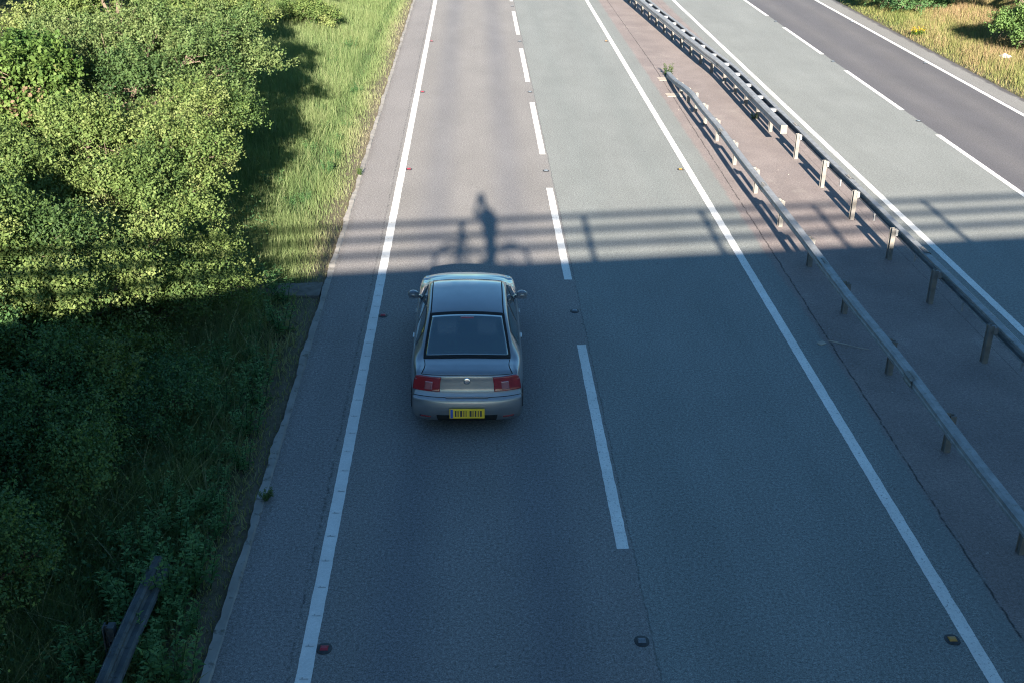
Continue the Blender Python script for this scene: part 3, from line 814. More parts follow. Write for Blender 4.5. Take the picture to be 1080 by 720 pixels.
# ------------------------------------------------------------------ vegetation
def tree(name, label, cat, base, lobes, mat, n, leaf=.06, seed=0, group=None, shade=.5, asp=.62, twl=.42, stems=True, zmin=.0):
    """lobes: list of (dx,dy,z,rx,ry,rz) relative to the base; ONE thing: trunk + crown"""
    rng = np.random.default_rng(seed); r_ = random.Random(seed)
    bx, by_ = base; bz = gz1(bx, by_)
    e = tag(empty(name, (bx, by_, bz)), label, cat, group)
    lob = [tuple(q) for q in lobes]
    kept = []
    for q in lobes:
        rm_ = (q[3]+q[4]+q[5])/3
        for _ in range(60):
            d_ = unit(rng.normal(size=(1, 3)))[0]; d_[2] = abs(d_[2])*1.15-.25
            rk = rm_*rng.uniform(.26, .46)
            c_ = np.array(q[:3])+np.array(q[3:])*d_*rng.uniform(.82, 1.02)
            if c_[2] < .1 or any(np.linalg.norm(c_-k_[0]) < .92*(rk+k_[1]) for k_ in kept): continue
            if any(np.linalg.norm((c_-np.array(p_[:3]))/np.array(p_[3:])) < .72 for p_ in lobes): continue
            kept.append((c_, rk)); lob.append((*c_, rk*rng.uniform(.85, 1.15), rk*rng.uniform(.85, 1.15), rk*rng.uniform(.7, 1.0)))
    nl0 = len(lobes)
    lob = np.array(lob, float); area = (lob[:, 3]*lob[:, 4]+lob[:, 3]*lob[:, 5]+lob[:, 4]*lob[:, 5]); pr = area/area.sum()
    per = 26; n = int(n*1.35); leaf *= .84; nt_ = max(10, n//per)
    pr[:nl0] *= .10; pr = pr/pr.sum()
    li = rng.choice(len(lob), nt_, p=pr)
    dr = unit(rng.normal(size=(nt_, 3))); dr[:, 2] = np.where(dr[:, 2] < -.15, -dr[:, 2], dr[:, 2])
    rho = (1-.5*rng.random(nt_)**1.6)*np.where(li < nl0, .86, 1.)
    bumps = 1+.26*sinnoise(dr*2.2+li[:, None]*1.7, seed+1, 1.6)+.10*sinnoise(dr*5+li[:, None], seed+2, 2.0)
    O = lob[li, :3]+lob[li, 3:]*dr*(rho*bumps)[:, None]
    keep = O[:, 2] > zmin; O = O[keep]; dr = dr[keep]; li_k = li[keep]; nt_ = len(O)
    T = unit(dr*.7+np.array([0, -.1, .35])+rng.normal(size=(nt_, 3))*.55)
    Ln = rng.uniform(.45, 1.2, nt_)*twl
    tw = np.repeat(np.arange(nt_), per); s = rng.random(len(tw))**.8
    P_ = O[tw]+T[tw]*(s*Ln[tw])[:, None]+rng.normal(size=(len(tw), 3))*(.04+.055*(1-s))[:, None]*(twl/.5)
    SN = unit(np.array([0, -.05, .35])+dr*.75+rng.normal(size=dr.shape)*.42)
    N_ = unit(SN[tw]+rng.normal(size=P_.shape)*.28)
    D_ = T[tw]*.5+rng.normal(size=P_.shape)*.8
    L_ = leaf*rng.uniform(.6, 1.35, len(tw)); W_ = L_*asp*rng.uniform(.8, 1.2, len(tw))
    v, f = leaf_arrays(P_, D_, N_, L_, W_)
    t = shade+.16*rng.normal(size=nt_)+.2*sinnoise(O, seed+5, .9)+(rng.normal(size=len(lob))*.17)[li_k]
    t = t[tw]+rng.normal(size=len(tw))*.065+.12*(s-.5)
    me = np_mesh('crown', v, f, np.repeat(np.clip(t, 0, 1), 4))
    link('crown', me, mat, e)
    if stems:
        mb = MB(); cz = max(.3, float(lob[:, 2].mean())*.7)
        top = float((lob[:, 2]+lob[:, 5]).max()); tr = .035+.022*top
        mb.tube([(0, 0, -.3), (r_.uniform(-.08, .08), r_.uniform(-.08, .08), cz*.5), (lob[0, 0]*.4, lob[0, 1]*.4, cz)], [tr*1.3, tr, tr*.75], 8)
        for q in lob[:nl0+12]:
            c = Vector(q[:3]); a = Vector((lob[0, 0]*.4, lob[0, 1]*.4, cz*.8))
            md = a.lerp(c, .5)+Vector((r_.uniform(-.2, .2), r_.uniform(-.2, .2), .1))
            mb.tube([a, md, c], [tr*.6, tr*.45, tr*.25], 6)
            for b in range(7):
                dd = Vector((r_.gauss(0, 1), r_.gauss(0, 1), r_.gauss(.4, .8))).normalized()
                en = Vector((c.x+dd.x*q[3]*.95, c.y+dd.y*q[4]*.95, c.z+dd.z*q[5]*.95))
                mb.tube([c.lerp(md, .3), c.lerp(en, .5)+Vector((r_.uniform(-.1, .1), r_.uniform(-.1, .1), r_.uniform(-.05, .1))), en], [tr*.25, .014, .006], 5, False)
        mb.build('trunk', MT['bark'], e, smooth=True, fix=False)
    return e

GB = 'trees and shrubs on the left verge'
# sunlit belt, from the shadow line outwards
tree('hawthorn', 'broad sunlit hawthorn at the front of the belt, its foot in the bridge shadow', 'tree', (-8.3, 15.8),
     [(0, 0, 1.25, 1.25, 1.7, 1.05), (.55, 1.6, .95, 1.0, 1.2, .95), (-.9, .6, 1.4, 1.3, 1.5, 1.1), (.5, -1.4, .8, 1.0, 1.2, .8)], MT['haw'], 75000, .062, 1, GB)
tree('hawthorn', 'sunlit yellow-green hawthorn beside the shaded strip of grass, level with the railing shadow', 'tree', (-8.75, 20.6),
     [(0, 0, 1.35, 1.5, 1.8, 1.3), (1.1, .6, 1.5, .95, 1.3, 1.0), (1.3, 2.4, 1.75, .75, 1.4, .9), (1.2, -.9, 1.1, .8, 1.2, .8), (-.9, -.8, 1.5, 1.3, 1.4, 1.1)], MT['haw'], 90000, .064, 2, GB, .55)
tree('hawthorn', 'tallest pale green tree in the middle of the sunlit belt', 'tree', (-9.7, 25.6),
     [(0, 0, 1.8, 1.7, 2.0, 1.6), (1.5, -.2, 1.9, .95, 1.3, 1.1), (1.8, 1.6, 2.0, .95, 1.5, 1.1), (1.5, 3.2, 2.3, .9, 1.4, 1.0), (-1.4, .6, 1.9, 1.5, 1.6, 1.4), (.3, -1.4, 1.2, 1.3, 1.3, 1.1)], MT['ash'], 85000, .07, 3, GB, .55)
tree('hawthorn', 'bright green tree behind the pale one, leaning over the grass', 'tree', (-11.4, 32.0),
     [(0, 0, 2.0, 1.9, 2.2, 1.7), (1.6, -.8, 2.1, 1.2, 1.5, 1.2), (2.5, .6, 2.0, 1.1, 1.6, 1.2), (2.4, -2.6, 2.0, 1.0, 1.5, 1.1), (1.6, 3.0, 2.2, 1.2, 1.6, 1.2), (-1.6, 1.0, 2.1, 1.6, 1.7, 1.5)], MT['haw'], 70000, .078, 4, GB, .6)
tree('dogwood', 'dogwood with broad leaves and reddish tips at the left edge of the photo', 'shrub', (-11.2, 22.9),
     [(0, 0, 1.9, 1.35, 1.5, 1.35), (-1.2, -.5, 1.7, 1.2, 1.5, 1.2), (.1, -1.3, 1.7, 1.1, 1.2, 1.0)], MT['dog'], 46000, .10, 5, GB, .55, .7)
tree('hawthorn', 'sunlit green shrub below the reddish dogwood at the left edge', 'tree', (-10.4, 18.3),
     [(0, 0, 1.3, 1.3, 1.5, 1.15), (-1.3, -.5, 1.5, 1.3, 1.4, 1.1), (-2.2, 1.2, 1.6, 1.3, 1.5, 1.2)], MT['haw'], 60000, .062, 6, GB, .5)
tree('dark_tree', 'dark tree behind the reddish dogwood in the top left corner', 'tree', (-16.2, 34.5),
     [(0, 0, 2.2, 2.2, 2.2, 2.0), (1.6, 1.4, 2.0, 1.7, 1.8, 1.6), (-2.4, .5, 2.2, 2.0, 2.0, 1.8)], MT['dark'], 45000, .09, 7, GB, .7)
tree('hawthorn', 'distant bright tree at the top edge of the photo, left of the grass', 'tree', (-14.8, 42.5),
     [(0, 0, 2.1, 2.0, 2.2, 1.8), (1.8, 1.0, 2.0, 1.6, 1.7, 1.6), (2.6, -2.5, 1.8, 1.4, 1.5, 1.4), (-2.2, .5, 2.2, 2.0, 2.0, 1.8)], MT['ash'], 48000, .095, 8, GB, .6)
tree('dark_tree', 'farthest dark tree on the left, cut by the top edge', 'tree', (-19.5, 46.0),
     [(0, 0, 2.6, 2.6, 2.5, 2.3), (-3, 1, 2.6, 2.4, 2.4, 2.2), (2.4, 2, 2.2, 2, 2, 1.8)], MT['dark'], 42000, .11, 9, GB, .6)
tree('shrub', 'spreading green shrub where the grass strip ends at the top edge', 'shrub', (-11.4, 49.8),
     [(0, 0, .9, 1.7, 1.5, 1.0), (1.9, .3, .8, 1.5, 1.3, .85), (-1.9, .6, 1.0, 1.5, 1.4, 1.1)], MT['haw'], 42000, .095, 10, GB, .55)
tree('shrub', 'low bushy shrub on the open grass near the top edge', 'shrub', (-8.7, 46.8),
     [(0, 0, .5, .8, .8, .5), (.8, -.3, .35, .55, .6, .4)], MT['haw'], 9000, .08, 11, GB, .5)
tree('dark_tree', 'dark tree at the top edge close to the kerb', 'tree', (-7.9, 54.6),
     [(0, 0, 1.3, 1.7, 1.5, 1.3), (-1.8, .2, 1.4, 1.6, 1.5, 1.4), (1.3, 0, .9, 1.1, 1.1, .9)], MT['dark'], 32000, .10, 12, GB, .75)
# bushes in the bridge shade
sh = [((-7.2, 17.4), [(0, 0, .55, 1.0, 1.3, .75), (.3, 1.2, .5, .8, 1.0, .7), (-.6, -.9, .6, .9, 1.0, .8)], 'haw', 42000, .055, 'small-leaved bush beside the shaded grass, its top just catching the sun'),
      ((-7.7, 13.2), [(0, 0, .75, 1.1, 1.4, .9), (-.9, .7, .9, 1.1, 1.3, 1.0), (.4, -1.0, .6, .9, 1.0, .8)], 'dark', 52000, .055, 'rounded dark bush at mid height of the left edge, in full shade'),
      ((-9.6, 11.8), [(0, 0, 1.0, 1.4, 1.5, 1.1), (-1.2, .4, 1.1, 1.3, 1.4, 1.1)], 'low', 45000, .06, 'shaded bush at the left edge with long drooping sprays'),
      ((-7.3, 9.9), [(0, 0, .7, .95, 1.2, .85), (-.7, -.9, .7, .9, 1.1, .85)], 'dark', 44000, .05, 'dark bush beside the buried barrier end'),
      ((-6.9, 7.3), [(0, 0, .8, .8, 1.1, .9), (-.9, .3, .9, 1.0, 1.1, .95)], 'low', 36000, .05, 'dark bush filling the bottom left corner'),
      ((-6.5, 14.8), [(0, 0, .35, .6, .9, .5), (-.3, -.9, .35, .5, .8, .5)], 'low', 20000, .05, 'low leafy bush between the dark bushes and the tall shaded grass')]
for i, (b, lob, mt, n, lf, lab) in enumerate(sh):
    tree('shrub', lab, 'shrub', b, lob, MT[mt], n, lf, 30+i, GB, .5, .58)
# right-hand verge
tree('dark_tree', 'dark tree in the top right corner beyond the dry grass', 'tree', (21.2, 48.6),
     [(0, 0, 2.0, 2.2, 2.2, 1.9), (2.4, -1.5, 1.8, 2.0, 2.0, 1.7), (-1.8, 3, 1.8, 2.0, 2, 1.6), (2.0, -4.5, 1.3, 1.7, 1.7, 1.3)], MT['dark'], 60000, .105, 50, None, .6)
tree('shrub', 'dark green shrub at the right edge behind the white litter', 'shrub', (19.5, 43.3),
     [(0, 0, .8, 1.2, 1.2, .95), (.9, -1.0, .7, 1.1, 1.1, .85)], MT['dark'], 26000, .085, 51, None, .7)
tree('shrub', 'low green shrub at the top edge of the right verge', 'shrub', (18.6, 53.6),
     [(0, 0, .5, 1.2, 1.0, .7), (-1.2, 1.2, .5, 1.1, 1.0, .65)], MT['low'], 16000, .085, 52, None, .6)

# undergrowth between the shaded bushes
rng = np.random.default_rng(77); n = 90000
x = -5.95-rng.random(n)**.9*11; y = rng.uniform(6, 23.5, n)
hn = sinnoise(np.c_[x, y], 9, 1.5)
z = gz(x, y)+np.abs(rng.normal(size=n))*.16*(1.1+hn)+.02
k = (x < -5.95-.35*sinnoise(np.c_[x*0, y], 4, 1.)); x, y, z = x[k], y[k], z[k]; n = len(x)
v, f = leaf_arrays(np.c_[x, y, z], rng.normal(size=(n, 3)), unit(np.array([0, -.1, .9])+rng.normal(size=(n, 3))*.5), rng.uniform(.04, .085, n), rng.uniform(.03, .05, n))
tag(link('undergrowth', np_mesh('undergrowth', v, f, np.repeat(np.clip(.45+.2*rng.normal(size=n), 0, 1), 4)), MT['low']), 'dark leafy ground cover under the shaded bushes', 'undergrowth', None, 'stuff')

# grass
def grass(name, label, x, y, h, w, tint, mat, seed, lean=.6):
    rng = np.random.default_rng(seed); n = len(x); z = gz(x, y)-.03
    a = rng.uniform(0, 6.283, n); sx, sy = np.cos(a)*w*.5, np.sin(a)*w*.5
    la = rng.uniform(0, 6.283, n); le = h*lean*rng.random(n); lx, ly = np.cos(la)*le, np.sin(la)*le
    B = np.c_[x, y, z]
    v = np.stack([B+np.c_[-sx, -sy, 0*x], B+np.c_[sx, sy, 0*x],
                  B+np.c_[lx*.35+sx*.75, ly*.35+sy*.75, h*.55], B+np.c_[lx*.35-sx*.75, ly*.35-sy*.75, h*.55],
                  B+np.c_[lx+sx*.12, ly+sy*.12, h], B+np.c_[lx-sx*.12, ly-sy*.12, h]], 1).reshape(-1, 3)
    b = np.arange(n)[:, None]*6
    f = np.concatenate([b+np.array([[0, 1, 2, 3]]), b+np.array([[3, 2, 4, 5]])], 1).reshape(-1, 4)
    return tag(link(name, np_mesh(name, v, f, np.repeat(np.clip(tint, 0, 1), 6)), mat), label, 'grass', None, 'stuff')
rng = np.random.default_rng(101)
n = 520000
y = 7+(rng.random(n)**1.15)*56; x = -4.78-(rng.random(n)**.8)*(3.2+.2*np.clip(y-10, 0, 60))
c = sinnoise(np.c_[x, y], 21, .9); c2 = sinnoise(np.c_[x, y], 22, .35)
edge = np.clip((-4.85-x)/1.0, 0, 1)
slab = (x > -5.95) & (y > 19.9) & (y < 20.5) & (rng.random(n) < .93)
keep = (~slab) & (rng.random(n) < (.6+.4*edge)*np.clip(.85+.4*c, .25, 1)); x, y, c, c2, edge = x[keep], y[keep], c[keep], c2[keep], edge[keep]; n = len(x)
h = (.08+.25*edge)*np.where(y < 20.5, 1.15, 1.)*(1+.25*c)*rng.uniform(.5, 1.3, n)
t = .45+.12*c2+.09*rng.normal(size=n)+.46*(1-edge)**1.3+.10*c
rut_shade = np.exp(-((x+5.95-.010*(y-20))/.22)**2)*(y > 24); h *= 1-.5*rut_shade; t -= .34*rut_shade  # rut shortens the blades; its shadow streak is darkened into the tint
tall = rng.random(n) < .03; h = np.where(tall, h*1.5+.08, h); t = np.where(tall, .76, t)
w = rng.uniform(.005, .009, n)*(1+y/60); lean = np.full(n, .6)
lush_shade_lift = (y < 20) ; thin = ~lush_shade_lift | (rng.random(n) < .5)          # lush lodged grass in bridge shadow, leaned and tinted lighter to lift the shade
w = np.where(lush_shade_lift, w*1.9, w); lean = np.where(lush_shade_lift, 1.25, lean); h = np.where(lush_shade_lift, h*.95, h)
t = np.where(lush_shade_lift, np.clip(t, .25, .8)+.08, t)
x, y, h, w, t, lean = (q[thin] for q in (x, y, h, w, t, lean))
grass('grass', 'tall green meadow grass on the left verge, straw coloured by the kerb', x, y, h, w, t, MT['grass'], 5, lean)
n = 230000
y = rng.uniform(27, 72, n); x = 16.3+rng.random(n)**.85*12
c = sinnoise(np.c_[x, y], 31, .8); edge = np.clip((x-16.25)/1.2, 0, 1)
h = (.07+.24*edge)*(1+.3*c)*rng.uniform(.5, 1.3, n); t = .62+.2*c+.13*rng.normal(size=n)+.14*np.clip((x-18)/2, 0, 1)
grass('grass', 'dry yellow and orange grass on the right verge', x, y, h, rng.uniform(.008, .017, n), t, MT['grassr'], 6)

# leafy weeds
def weed_proto(name, seed, stems, h, leaf, mat, spread=.14, flower=False):
    rng = np.random.default_rng(seed); V = []; T = []
    e = empty(name); mb = MB()
    for q in range(stems):
        a = rng.uniform(0, 6.283); rr_ = rng.random()*spread; hh = h*rng.uniform(.6, 1.1)
        b = np.array([math.cos(a)*rr_, math.sin(a)*rr_, 0]); ld = np.array([math.cos(a)*.25*hh, math.sin(a)*.25*hh, hh])
        mb.tube([b, b+ld*.5+np.array([0, 0, .03]), b+ld], [.007, .005, .003], 5, False)
        m_ = int(16+hh*45)
        s = rng.uniform(.12, 1, m_); g = rng.uniform(0, 6.283, m_)
        D_ = np.c_[np.cos(g), np.sin(g), rng.uniform(-.1, .6, m_)]
        L_ = leaf*(1.15-.6*s)*rng.uniform(.7, 1.2, m_)
        P_ = b+ld*s[:, None]+unit(D_)*L_[:, None]*.55
        N_ = np.c_[-D_[:, 0]*.4, -D_[:, 1]*.4, np.ones(m_)]+rng.normal(size=(m_, 3))*.2
        v, _ = leaf_arrays(P_, D_, N_, L_, L_*.42); V.append(v)
        t = .35+.5*s+rng.normal(size=m_)*.1 if not flower else np.where(s > .62, rng.uniform(.5, 1, m_), rng.uniform(0, .4, m_))
        T.append(np.repeat(np.clip(t, 0, 1), 4))
    V = np.concatenate(V); T = np.concatenate(T)
    link('leaves', np_mesh('leaves', V, np.arange(len(V)).reshape(-1, 4), T), mat, e)
    mb.build('stem', MT['low'], e, fix=False)
    return e
w1 = weed_proto('weed', 1, 8, .55, .095, MT['nettle'])
spots = [(-5.25, 11.6), (-5.5, 12.5), (-5.35, 13.3), (-5.1, 12.1), (-5.75, 11.4), (-5.05, 10.2), (-5.3, 9.5), (-5.15, 8.8), (-5.75, 13.8), (-5.9, 12.6), (-5.6, 15.2), (-5.35, 10.6),
         (-5.95, 16.6), (-5.7, 17.9), (-5.45, 19.6), (-5.9, 19.0), (-5.2, 14.6), (-5.0, 9.3), (-5.6, 9.9), (-5.85, 10.6), (-5.9, 9.2), (-6.1, 14.2), (-5.3, 16.4), (-6.0, 11.7), (-5.62, 11.0), (-5.3, 10.9), (-5.68, 10.3), (-5.15, 11.0), (-5.2, 12.6), (-5.45, 13.9), (-5.75, 14.9), (-5.2, 15.5), (-5.6, 12.0), (-5.9, 15.6), (-5.75, 8.7), (-5.95, 9.7), (-5.1, 13.7), (-5.35, 10.35), (-5.5, 10.75), (-5.42, 9.9), (-5.55, 10.5), (-5.3, 9.0), (-5.55, 17.1), (-5.25, 18.2), (-5.75, 20.3)]
rw = random.Random(3)
for i, (x, y) in enumerate(spots):
    o = w1 if i == 0 else copy_tree(w1)
    s = rw.uniform(.75, 1.3); o.location = (x, y, gz1(x, y)-.02); o.rotation_euler = (0, 0, rw.uniform(0, 6.28)); o.scale = (s, s, s*rw.uniform(.8, 1.2))
    tag(o, 'leafy green weed growing in the shaded grass beside the kerb', 'weed', 'leafy weeds on the shaded verge')
for i in range(16):
    o = copy_tree(w1); y = rw.uniform(23, 44); x = rw.uniform(-6.6, -4.95)-.03*(y-23); s = rw.uniform(.5, .95)
    o.location = (x, y, gz1(x, y)-.02); o.rotation_euler = (0, 0, rw.uniform(0, 6.28)); o.scale = (s*1.2, s*1.2, s)
    tag(o, 'leafy weed growing among the sunlit grass of the left verge', 'weed', 'leafy weeds in the sunlit grass')
w2 = weed_proto('weed', 4, 9, .42, .10, MT['haw'], .1); w2.location = (4.98, 39.9, 0); tag(w2, 'bright green weed clump growing at the far end of the single-rail barrier', 'weed')
w3 = copy_tree(w2); w3.location = (6.62, 33.7, 0); w3.scale = (.55, .55, .5); tag(w3, 'small weed tuft under the end of the double rail', 'weed')
w4 = copy_tree(w2); w4.location = (-4.62, 12.9, .02); w4.scale = (.5, .5, .35); w4.rotation_euler = (0, 0, 1.1); tag(w4, 'small weed spilling over the kerb onto the road edge', 'weed')
w6 = copy_tree(w2); w6.location = (-4.72, 27.7, .02); w6.scale = (.55, .55, .5); w6.rotation_euler = (0, 0, 2.1); tag(w6, 'small weed at the sunlit kerb beyond the railing shadow', 'weed')
w5 = weed_proto('flower_clump', 8, 12, .42, .11, MT['yellow'], .28, True); w5.location = (16.8, 48.0, .02); tag(w5, 'clump of yellow flowers at the edge of the far verge', 'flowers')

# ------------------------------------------------------------------ small things
o = MB().add([(-1.2,-.30,.03),(-.7,-.36,.028),(0,-.38,.025),(0,.30,.025),(-.6,.24,.028),(-1.25,.2,.03),(-1.2,-.30,-.1),(-.7,-.36,-.1),(0,-.38,-.1),(0,.30,-.1),(-.6,.24,-.1),(-1.25,.2,-.1)],[(0,1,4,5),(1,2,3,4),(0,6,7,1),(1,7,8,2),(2,8,9,3),(3,9,10,4),(4,10,11,5),(5,11,6,0)]).build('concrete_slab', MT['slab'], None); o.location = (-4.78, 20.25, 0)
tag(o, 'bare grey slab crossing the left verge beside the kerb at the edge of the bridge shadow', 'concrete slab')
for (x, y, s, lab) in ((4.82, 39.35, .55, 'pale concrete pad at the tip of the single-rail barrier'), (4.72, 36.9, .5, 'pale concrete pad beside the sloping barrier end')):
    o = MB().box((-.27, -.45*s, 0), (.25, .45*s, .012)).build('concrete_pad', MT['pad'], None, bevel=.005); o.location = (x, y, .0); o.rotation_euler = (0, 0, .05)
    tag(o, lab, 'concrete pad')
def crumple(name, mat, size, seed, label, cat, loc):
    r_ = random.Random(seed); bm = bmesh.new(); bmesh.ops.create_icosphere(bm, subdivisions=3, radius=1)
    for v_ in bm.verts:
        k_ = 1+.35*math.sin(v_.co.x*5+seed)*math.cos(v_.co.y*4)+r_.uniform(-.15, .15)
        v_.co = Vector((v_.co.x*size[0]*k_, v_.co.y*size[1]*k_, max(-.2, v_.co.z)*size[2]*k_))
    me = bpy.data.meshes.new(name); bm.to_mesh(me); bm.free()
    o = link(name, me, mat); o.location = loc; return tag(o, label, cat)
crumple('plastic_bag', MT['plastic'], (.2, .13, .11), 2, 'crumpled white plastic bag lying in the dry grass on the right', 'litter', (18.2, 42.7, gz1(18.2)+.12))
o = MB().tube([(0, 0, .03), (.25, -.12, .02), (.5, -.32, .03), (.62, -.34, .02)], [.008, .007, .006, .004], 6).build('broken_cable', MT['pad'], None); o.location = (4.35, 17.85, 0)
tag(o, 'thin bent strip of debris lying beside the single-rail barrier', 'debris')
o = MB().box((-.09, -.06, 0), (.06, .04, .02)).build('plastic_shard', MT['pad'], None, bevel=.008); o.location = (4.22, 17.8, .003); o.rotation_euler = (.1, 0, .6)
tag(o, 'small pale shard lying next to the debris strip in the shade', 'debris')
rs = random.Random(9)
for i in range(18):
    x, y = rs.uniform(4.5, 7.3), rs.uniform(11, 36); s = rs.uniform(.01, .022)
    bm = bmesh.new(); bmesh.ops.create_icosphere(bm, subdivisions=1, radius=s)
    for v_ in bm.verts: v_.co *= rs.uniform(.7, 1.2); v_.co.z *= .6
    me = bpy.data.meshes.new('stone'); bm.to_mesh(me); bm.free()
    o = link('stone', me, MT['pad']); o.location = (x, y, s*.35); tag(o, 'small pale stone lying loose on the reddish median', 'stone', 'loose stones on the median')

# ------------------------------------------------------------------ photographer and bicycle on the bridge (seen only as the shadow)
def skin_obj(name, verts, edges, mat, parent=None, sub=2):
    me = bpy.data.meshes.new(name); me.from_pydata([v_[:3] for v_ in verts], edges, []); me.update()
    o = link(name, me, mat, parent)
    o.modifiers.new('skin', 'SKIN'); 
    if not me.skin_vertices: me.skin_vertices_new if False else None
    sk = me.skin_vertices[0].data
    for i_, v_ in enumerate(verts): sk[i_].radius = (v_[3], v_[3] if len(v_) < 5 else v_[4])
    sk[0].use_root = True
    ss = o.modifiers.new('sub', 'SUBSURF'); ss.levels = sub; ss.render_levels = sub
    return o
DZ = 6.80
px, py = -1.66, -.42
V = [(px, py, DZ+.92, .16, .13),                       # 0 pelvis
     (px+.02, py+.02, DZ+1.10, .20, .17), (px+.0, py+.05, DZ+1.30, .225, .18), (px-.07, py+.12, DZ+1.42, .13, .10),   # 1-3 spine
     (px-.09, py+.16, DZ+1.50, .055, .055), (px-.17, py+.19, DZ+1.62, .085, .10), (px-.19, py+.20, DZ+1.71, .085, .095), (px-.19, py+.19, DZ+1.79, .05, .055),  # 4-7 neck, head
     (px-.02, py+.10, DZ+.86, .11, .11), (px-.02, py+.14, DZ+.48, .075, .075), (px-.02, py+.13, DZ+.10, .042, .042), (px-.06, py+.24, DZ+.035, .04, .03),   # 8-11 leg front of the bike
     (px+.04, py-.12, DZ+.86, .11, .11), (px+.06, py-.15, DZ+.48, .075, .075), (px+.06, py-.17, DZ+.10, .042, .042), (px+.02, py-.06, DZ+.035, .04, .03),   # 12-15
     (px-.24, py+.12, DZ+1.38, .06, .06), (px-.34, py+.26, DZ+1.26, .045, .045), (px-.275, py+.38, DZ+1.53, .030, .030),   # left arm
     (px+.10, py+.12, DZ+1.36, .06, .06), (px+.12, py+.26, DZ+1.20, .045, .045), (px-.135, py+.385, DZ+1.54, .030, .030)]   # right arm
E_ = [(0,1),(1,2),(2,3),(3,4),(4,5),(5,6),(6,7),(0,8),(8,9),(9,10),(10,11),(0,12),(12,13),(13,14),(14,15),(2,16),(16,17),(17,18),(2,19),(19,20),(20,21)]
for wi, sg in ((18, 1), (21, -1)):                     # palm and five fingers closing on the camera
    w_ = V[wi]; pm_ = len(V); V.append((w_[0]+sg*.012, w_[1]+.03, w_[2]+.035, .026, .018)); E_.append((wi, pm_))
    for q, (dz_, ln) in enumerate(((.015, .034), (-.002, .038), (-.019, .036), (-.034, .028))):
        a_ = len(V); V.append((w_[0]+sg*.024, w_[1]+.045, w_[2]+.045+dz_, .0085)); V.append((w_[0]+sg*(.03+ln), w_[1]+.04, w_[2]+.05+dz_, .0075)); E_ += [(pm_, a_), (a_, a_+1)]
    a_ = len(V); V.append((w_[0]+sg*.03, w_[1]+.01, w_[2]+.035, .0095)); V.append((w_[0]+sg*.05, w_[1]+.006, w_[2]+.05, .008)); E_ += [(pm_, a_), (a_, a_+1)]
per = skin_obj('person', V, E_, MT['jacket'])
tag(per, 'person in dark clothes taking the photo from the bridge, shadow cast on the left lane', 'person')
hx, hy, hz = px-.19, py+.20, DZ+1.69
hd = MB().ball((hx, hy-.015, hz+.045), (.098, .112, .10), 16, 10).build('hair', MT['hair'], per, smooth=True)
fc = MB().ball((hx, hy+.075, hz-.02), (.066, .045, .085), 14, 10).ball((hx, hy+.122, hz-.025), (.014, .02, .022), 8, 6).ball((hx-.085, hy, hz-.02), (.012, .025, .033), 8, 6).ball((hx+.085, hy, hz-.02), (.012, .025, .033), 8, 6).build('face', MT['skin'], per, smooth=True)
MB().ball((hx-.03, hy+.113, hz+.005), (.012, .008, .008), 8, 6).ball((hx+.03, hy+.113, hz+.005), (.012, .008, .008), 8, 6).build('eyes', MT['ink'], fc, smooth=True)
MB().ball((hx, hy+.113, hz-.06), (.024, .008, .007), 8, 6).build('mouth', MT['red'], fc, smooth=True)
cm = tag(MB().box((CAM.x-.068, -.135, CAM.z-.05), (CAM.x+.068, -.085, CAM.z+.045)).lathe((CAM.x, -.09, CAM.z), (0, 1, -.4), [(0, 0), (.036, 0), (.038, .05), (.035, .06), (0, .06)], 20).build('photo_camera', MT['trim'], None, bevel=.006),
         'black camera held up to the eye by the person on the bridge', 'camera')
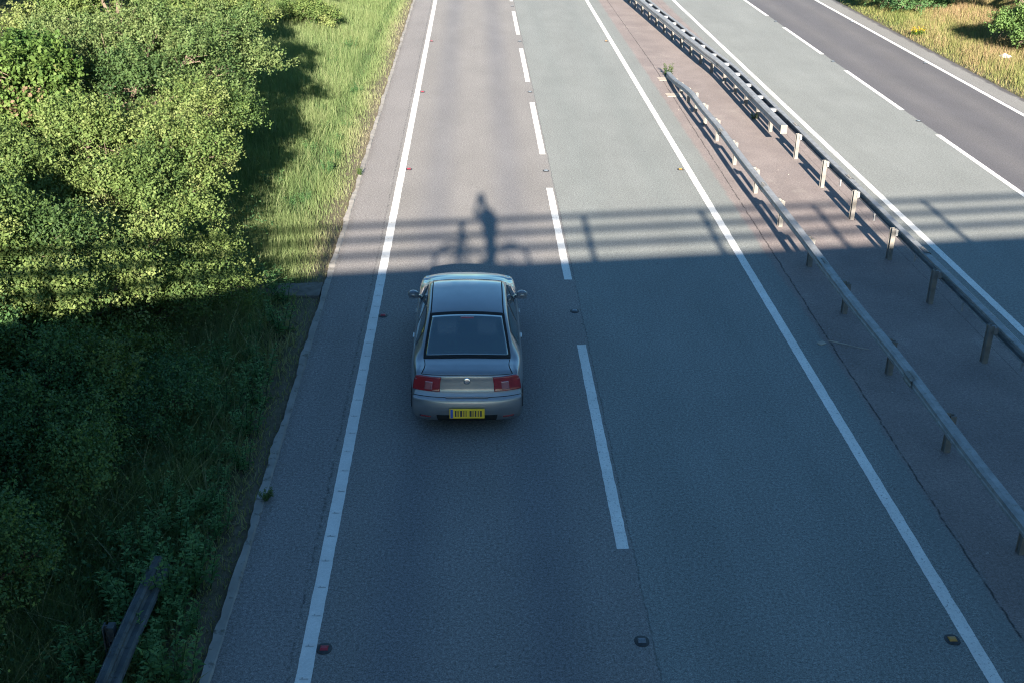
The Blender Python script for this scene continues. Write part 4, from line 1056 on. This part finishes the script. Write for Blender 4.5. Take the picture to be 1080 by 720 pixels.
bk_ = tag(empty('bicycle', (-1.78, -.40, DZ)), 'bicycle straddled by the person on the bridge, its wheels showing only in the railing shadow', 'bicycle'); bk_.scale = (1.12, 1.12, 1.12)
for wx in (-.60, .50):
    w_ = MB().torus((wx, 0, .34), (0, 1, 0), .318, .036, 36, 8).build('wheel', MT['black'], bk_, smooth=True)
    rm = MB().torus((wx, 0, .34), (0, 1, 0), .293, .011, 36, 6).tube([(wx, -.05, .34), (wx, .05, .34)], .022, 8)
    for a in range(20):
        g = a*2*math.pi/20; rm.tube([(wx, (-1)**a*.03, .34), (wx+.29*math.cos(g), 0, .34+.29*math.sin(g))], .0014, 4, False)
    rm.build('rim', MT['alloy'], w_)
fr = MB()
for a, b, r_ in (((.0, 0, .30), (.12, 0, .82), .017), ((.10, 0, .76), (-.38, 0, .80), .016), ((0, 0, .30), (-.37, 0, .74), .019), ((-.36, 0, .70), (-.40, 0, .86), .02),
                 ((0, .04, .30), (.5, .05, .34), .009), ((0, -.04, .30), (.5, -.05, .34), .009), ((.11, .02, .76), (.5, .05, .34), .008), ((.11, -.02, .76), (.5, -.05, .34), .008)):
    fr.tube([a, b], r_, 8)
fr.build('frame', MT['bike'], bk_, smooth=True)
MB().tube([(-.375, .03, .72), (-.46, .05, .55), (-.6, .05, .34)], .012, 8).tube([(-.375, -.03, .72), (-.46, -.05, .55), (-.6, -.05, .34)], .012, 8).build('fork', MT['bike'], bk_, smooth=True)
MB().tube([(-.40, 0, .86), (-.44, 0, .96)], .014, 8).tube([(-.46, -.29, .98), (-.45, -.12, .965), (-.44, 0, .96), (-.45, .12, .965), (-.46, .29, .98)], .013, 8).build('handlebar', MT['bike'], bk_, smooth=True)
MB().ball((.15, 0, .88), (.13, .065, .028), 12, 8).tube([(.12, 0, .80), (.14, 0, .87)], .012, 8).build('saddle', MT['black'], bk_, smooth=True)
MB().lathe((0, .05, .30), (0, 1, 0), [(.0, .004), (.09, .004), (.09, -.004), (0, -.004)], 24).tube([(0, .07, .30), (.12, .08, .19)], .009, 6).tube([(0, -.07, .30), (-.12, -.08, .41)], .009, 6).build('crankset', MT['alloy'], bk_)
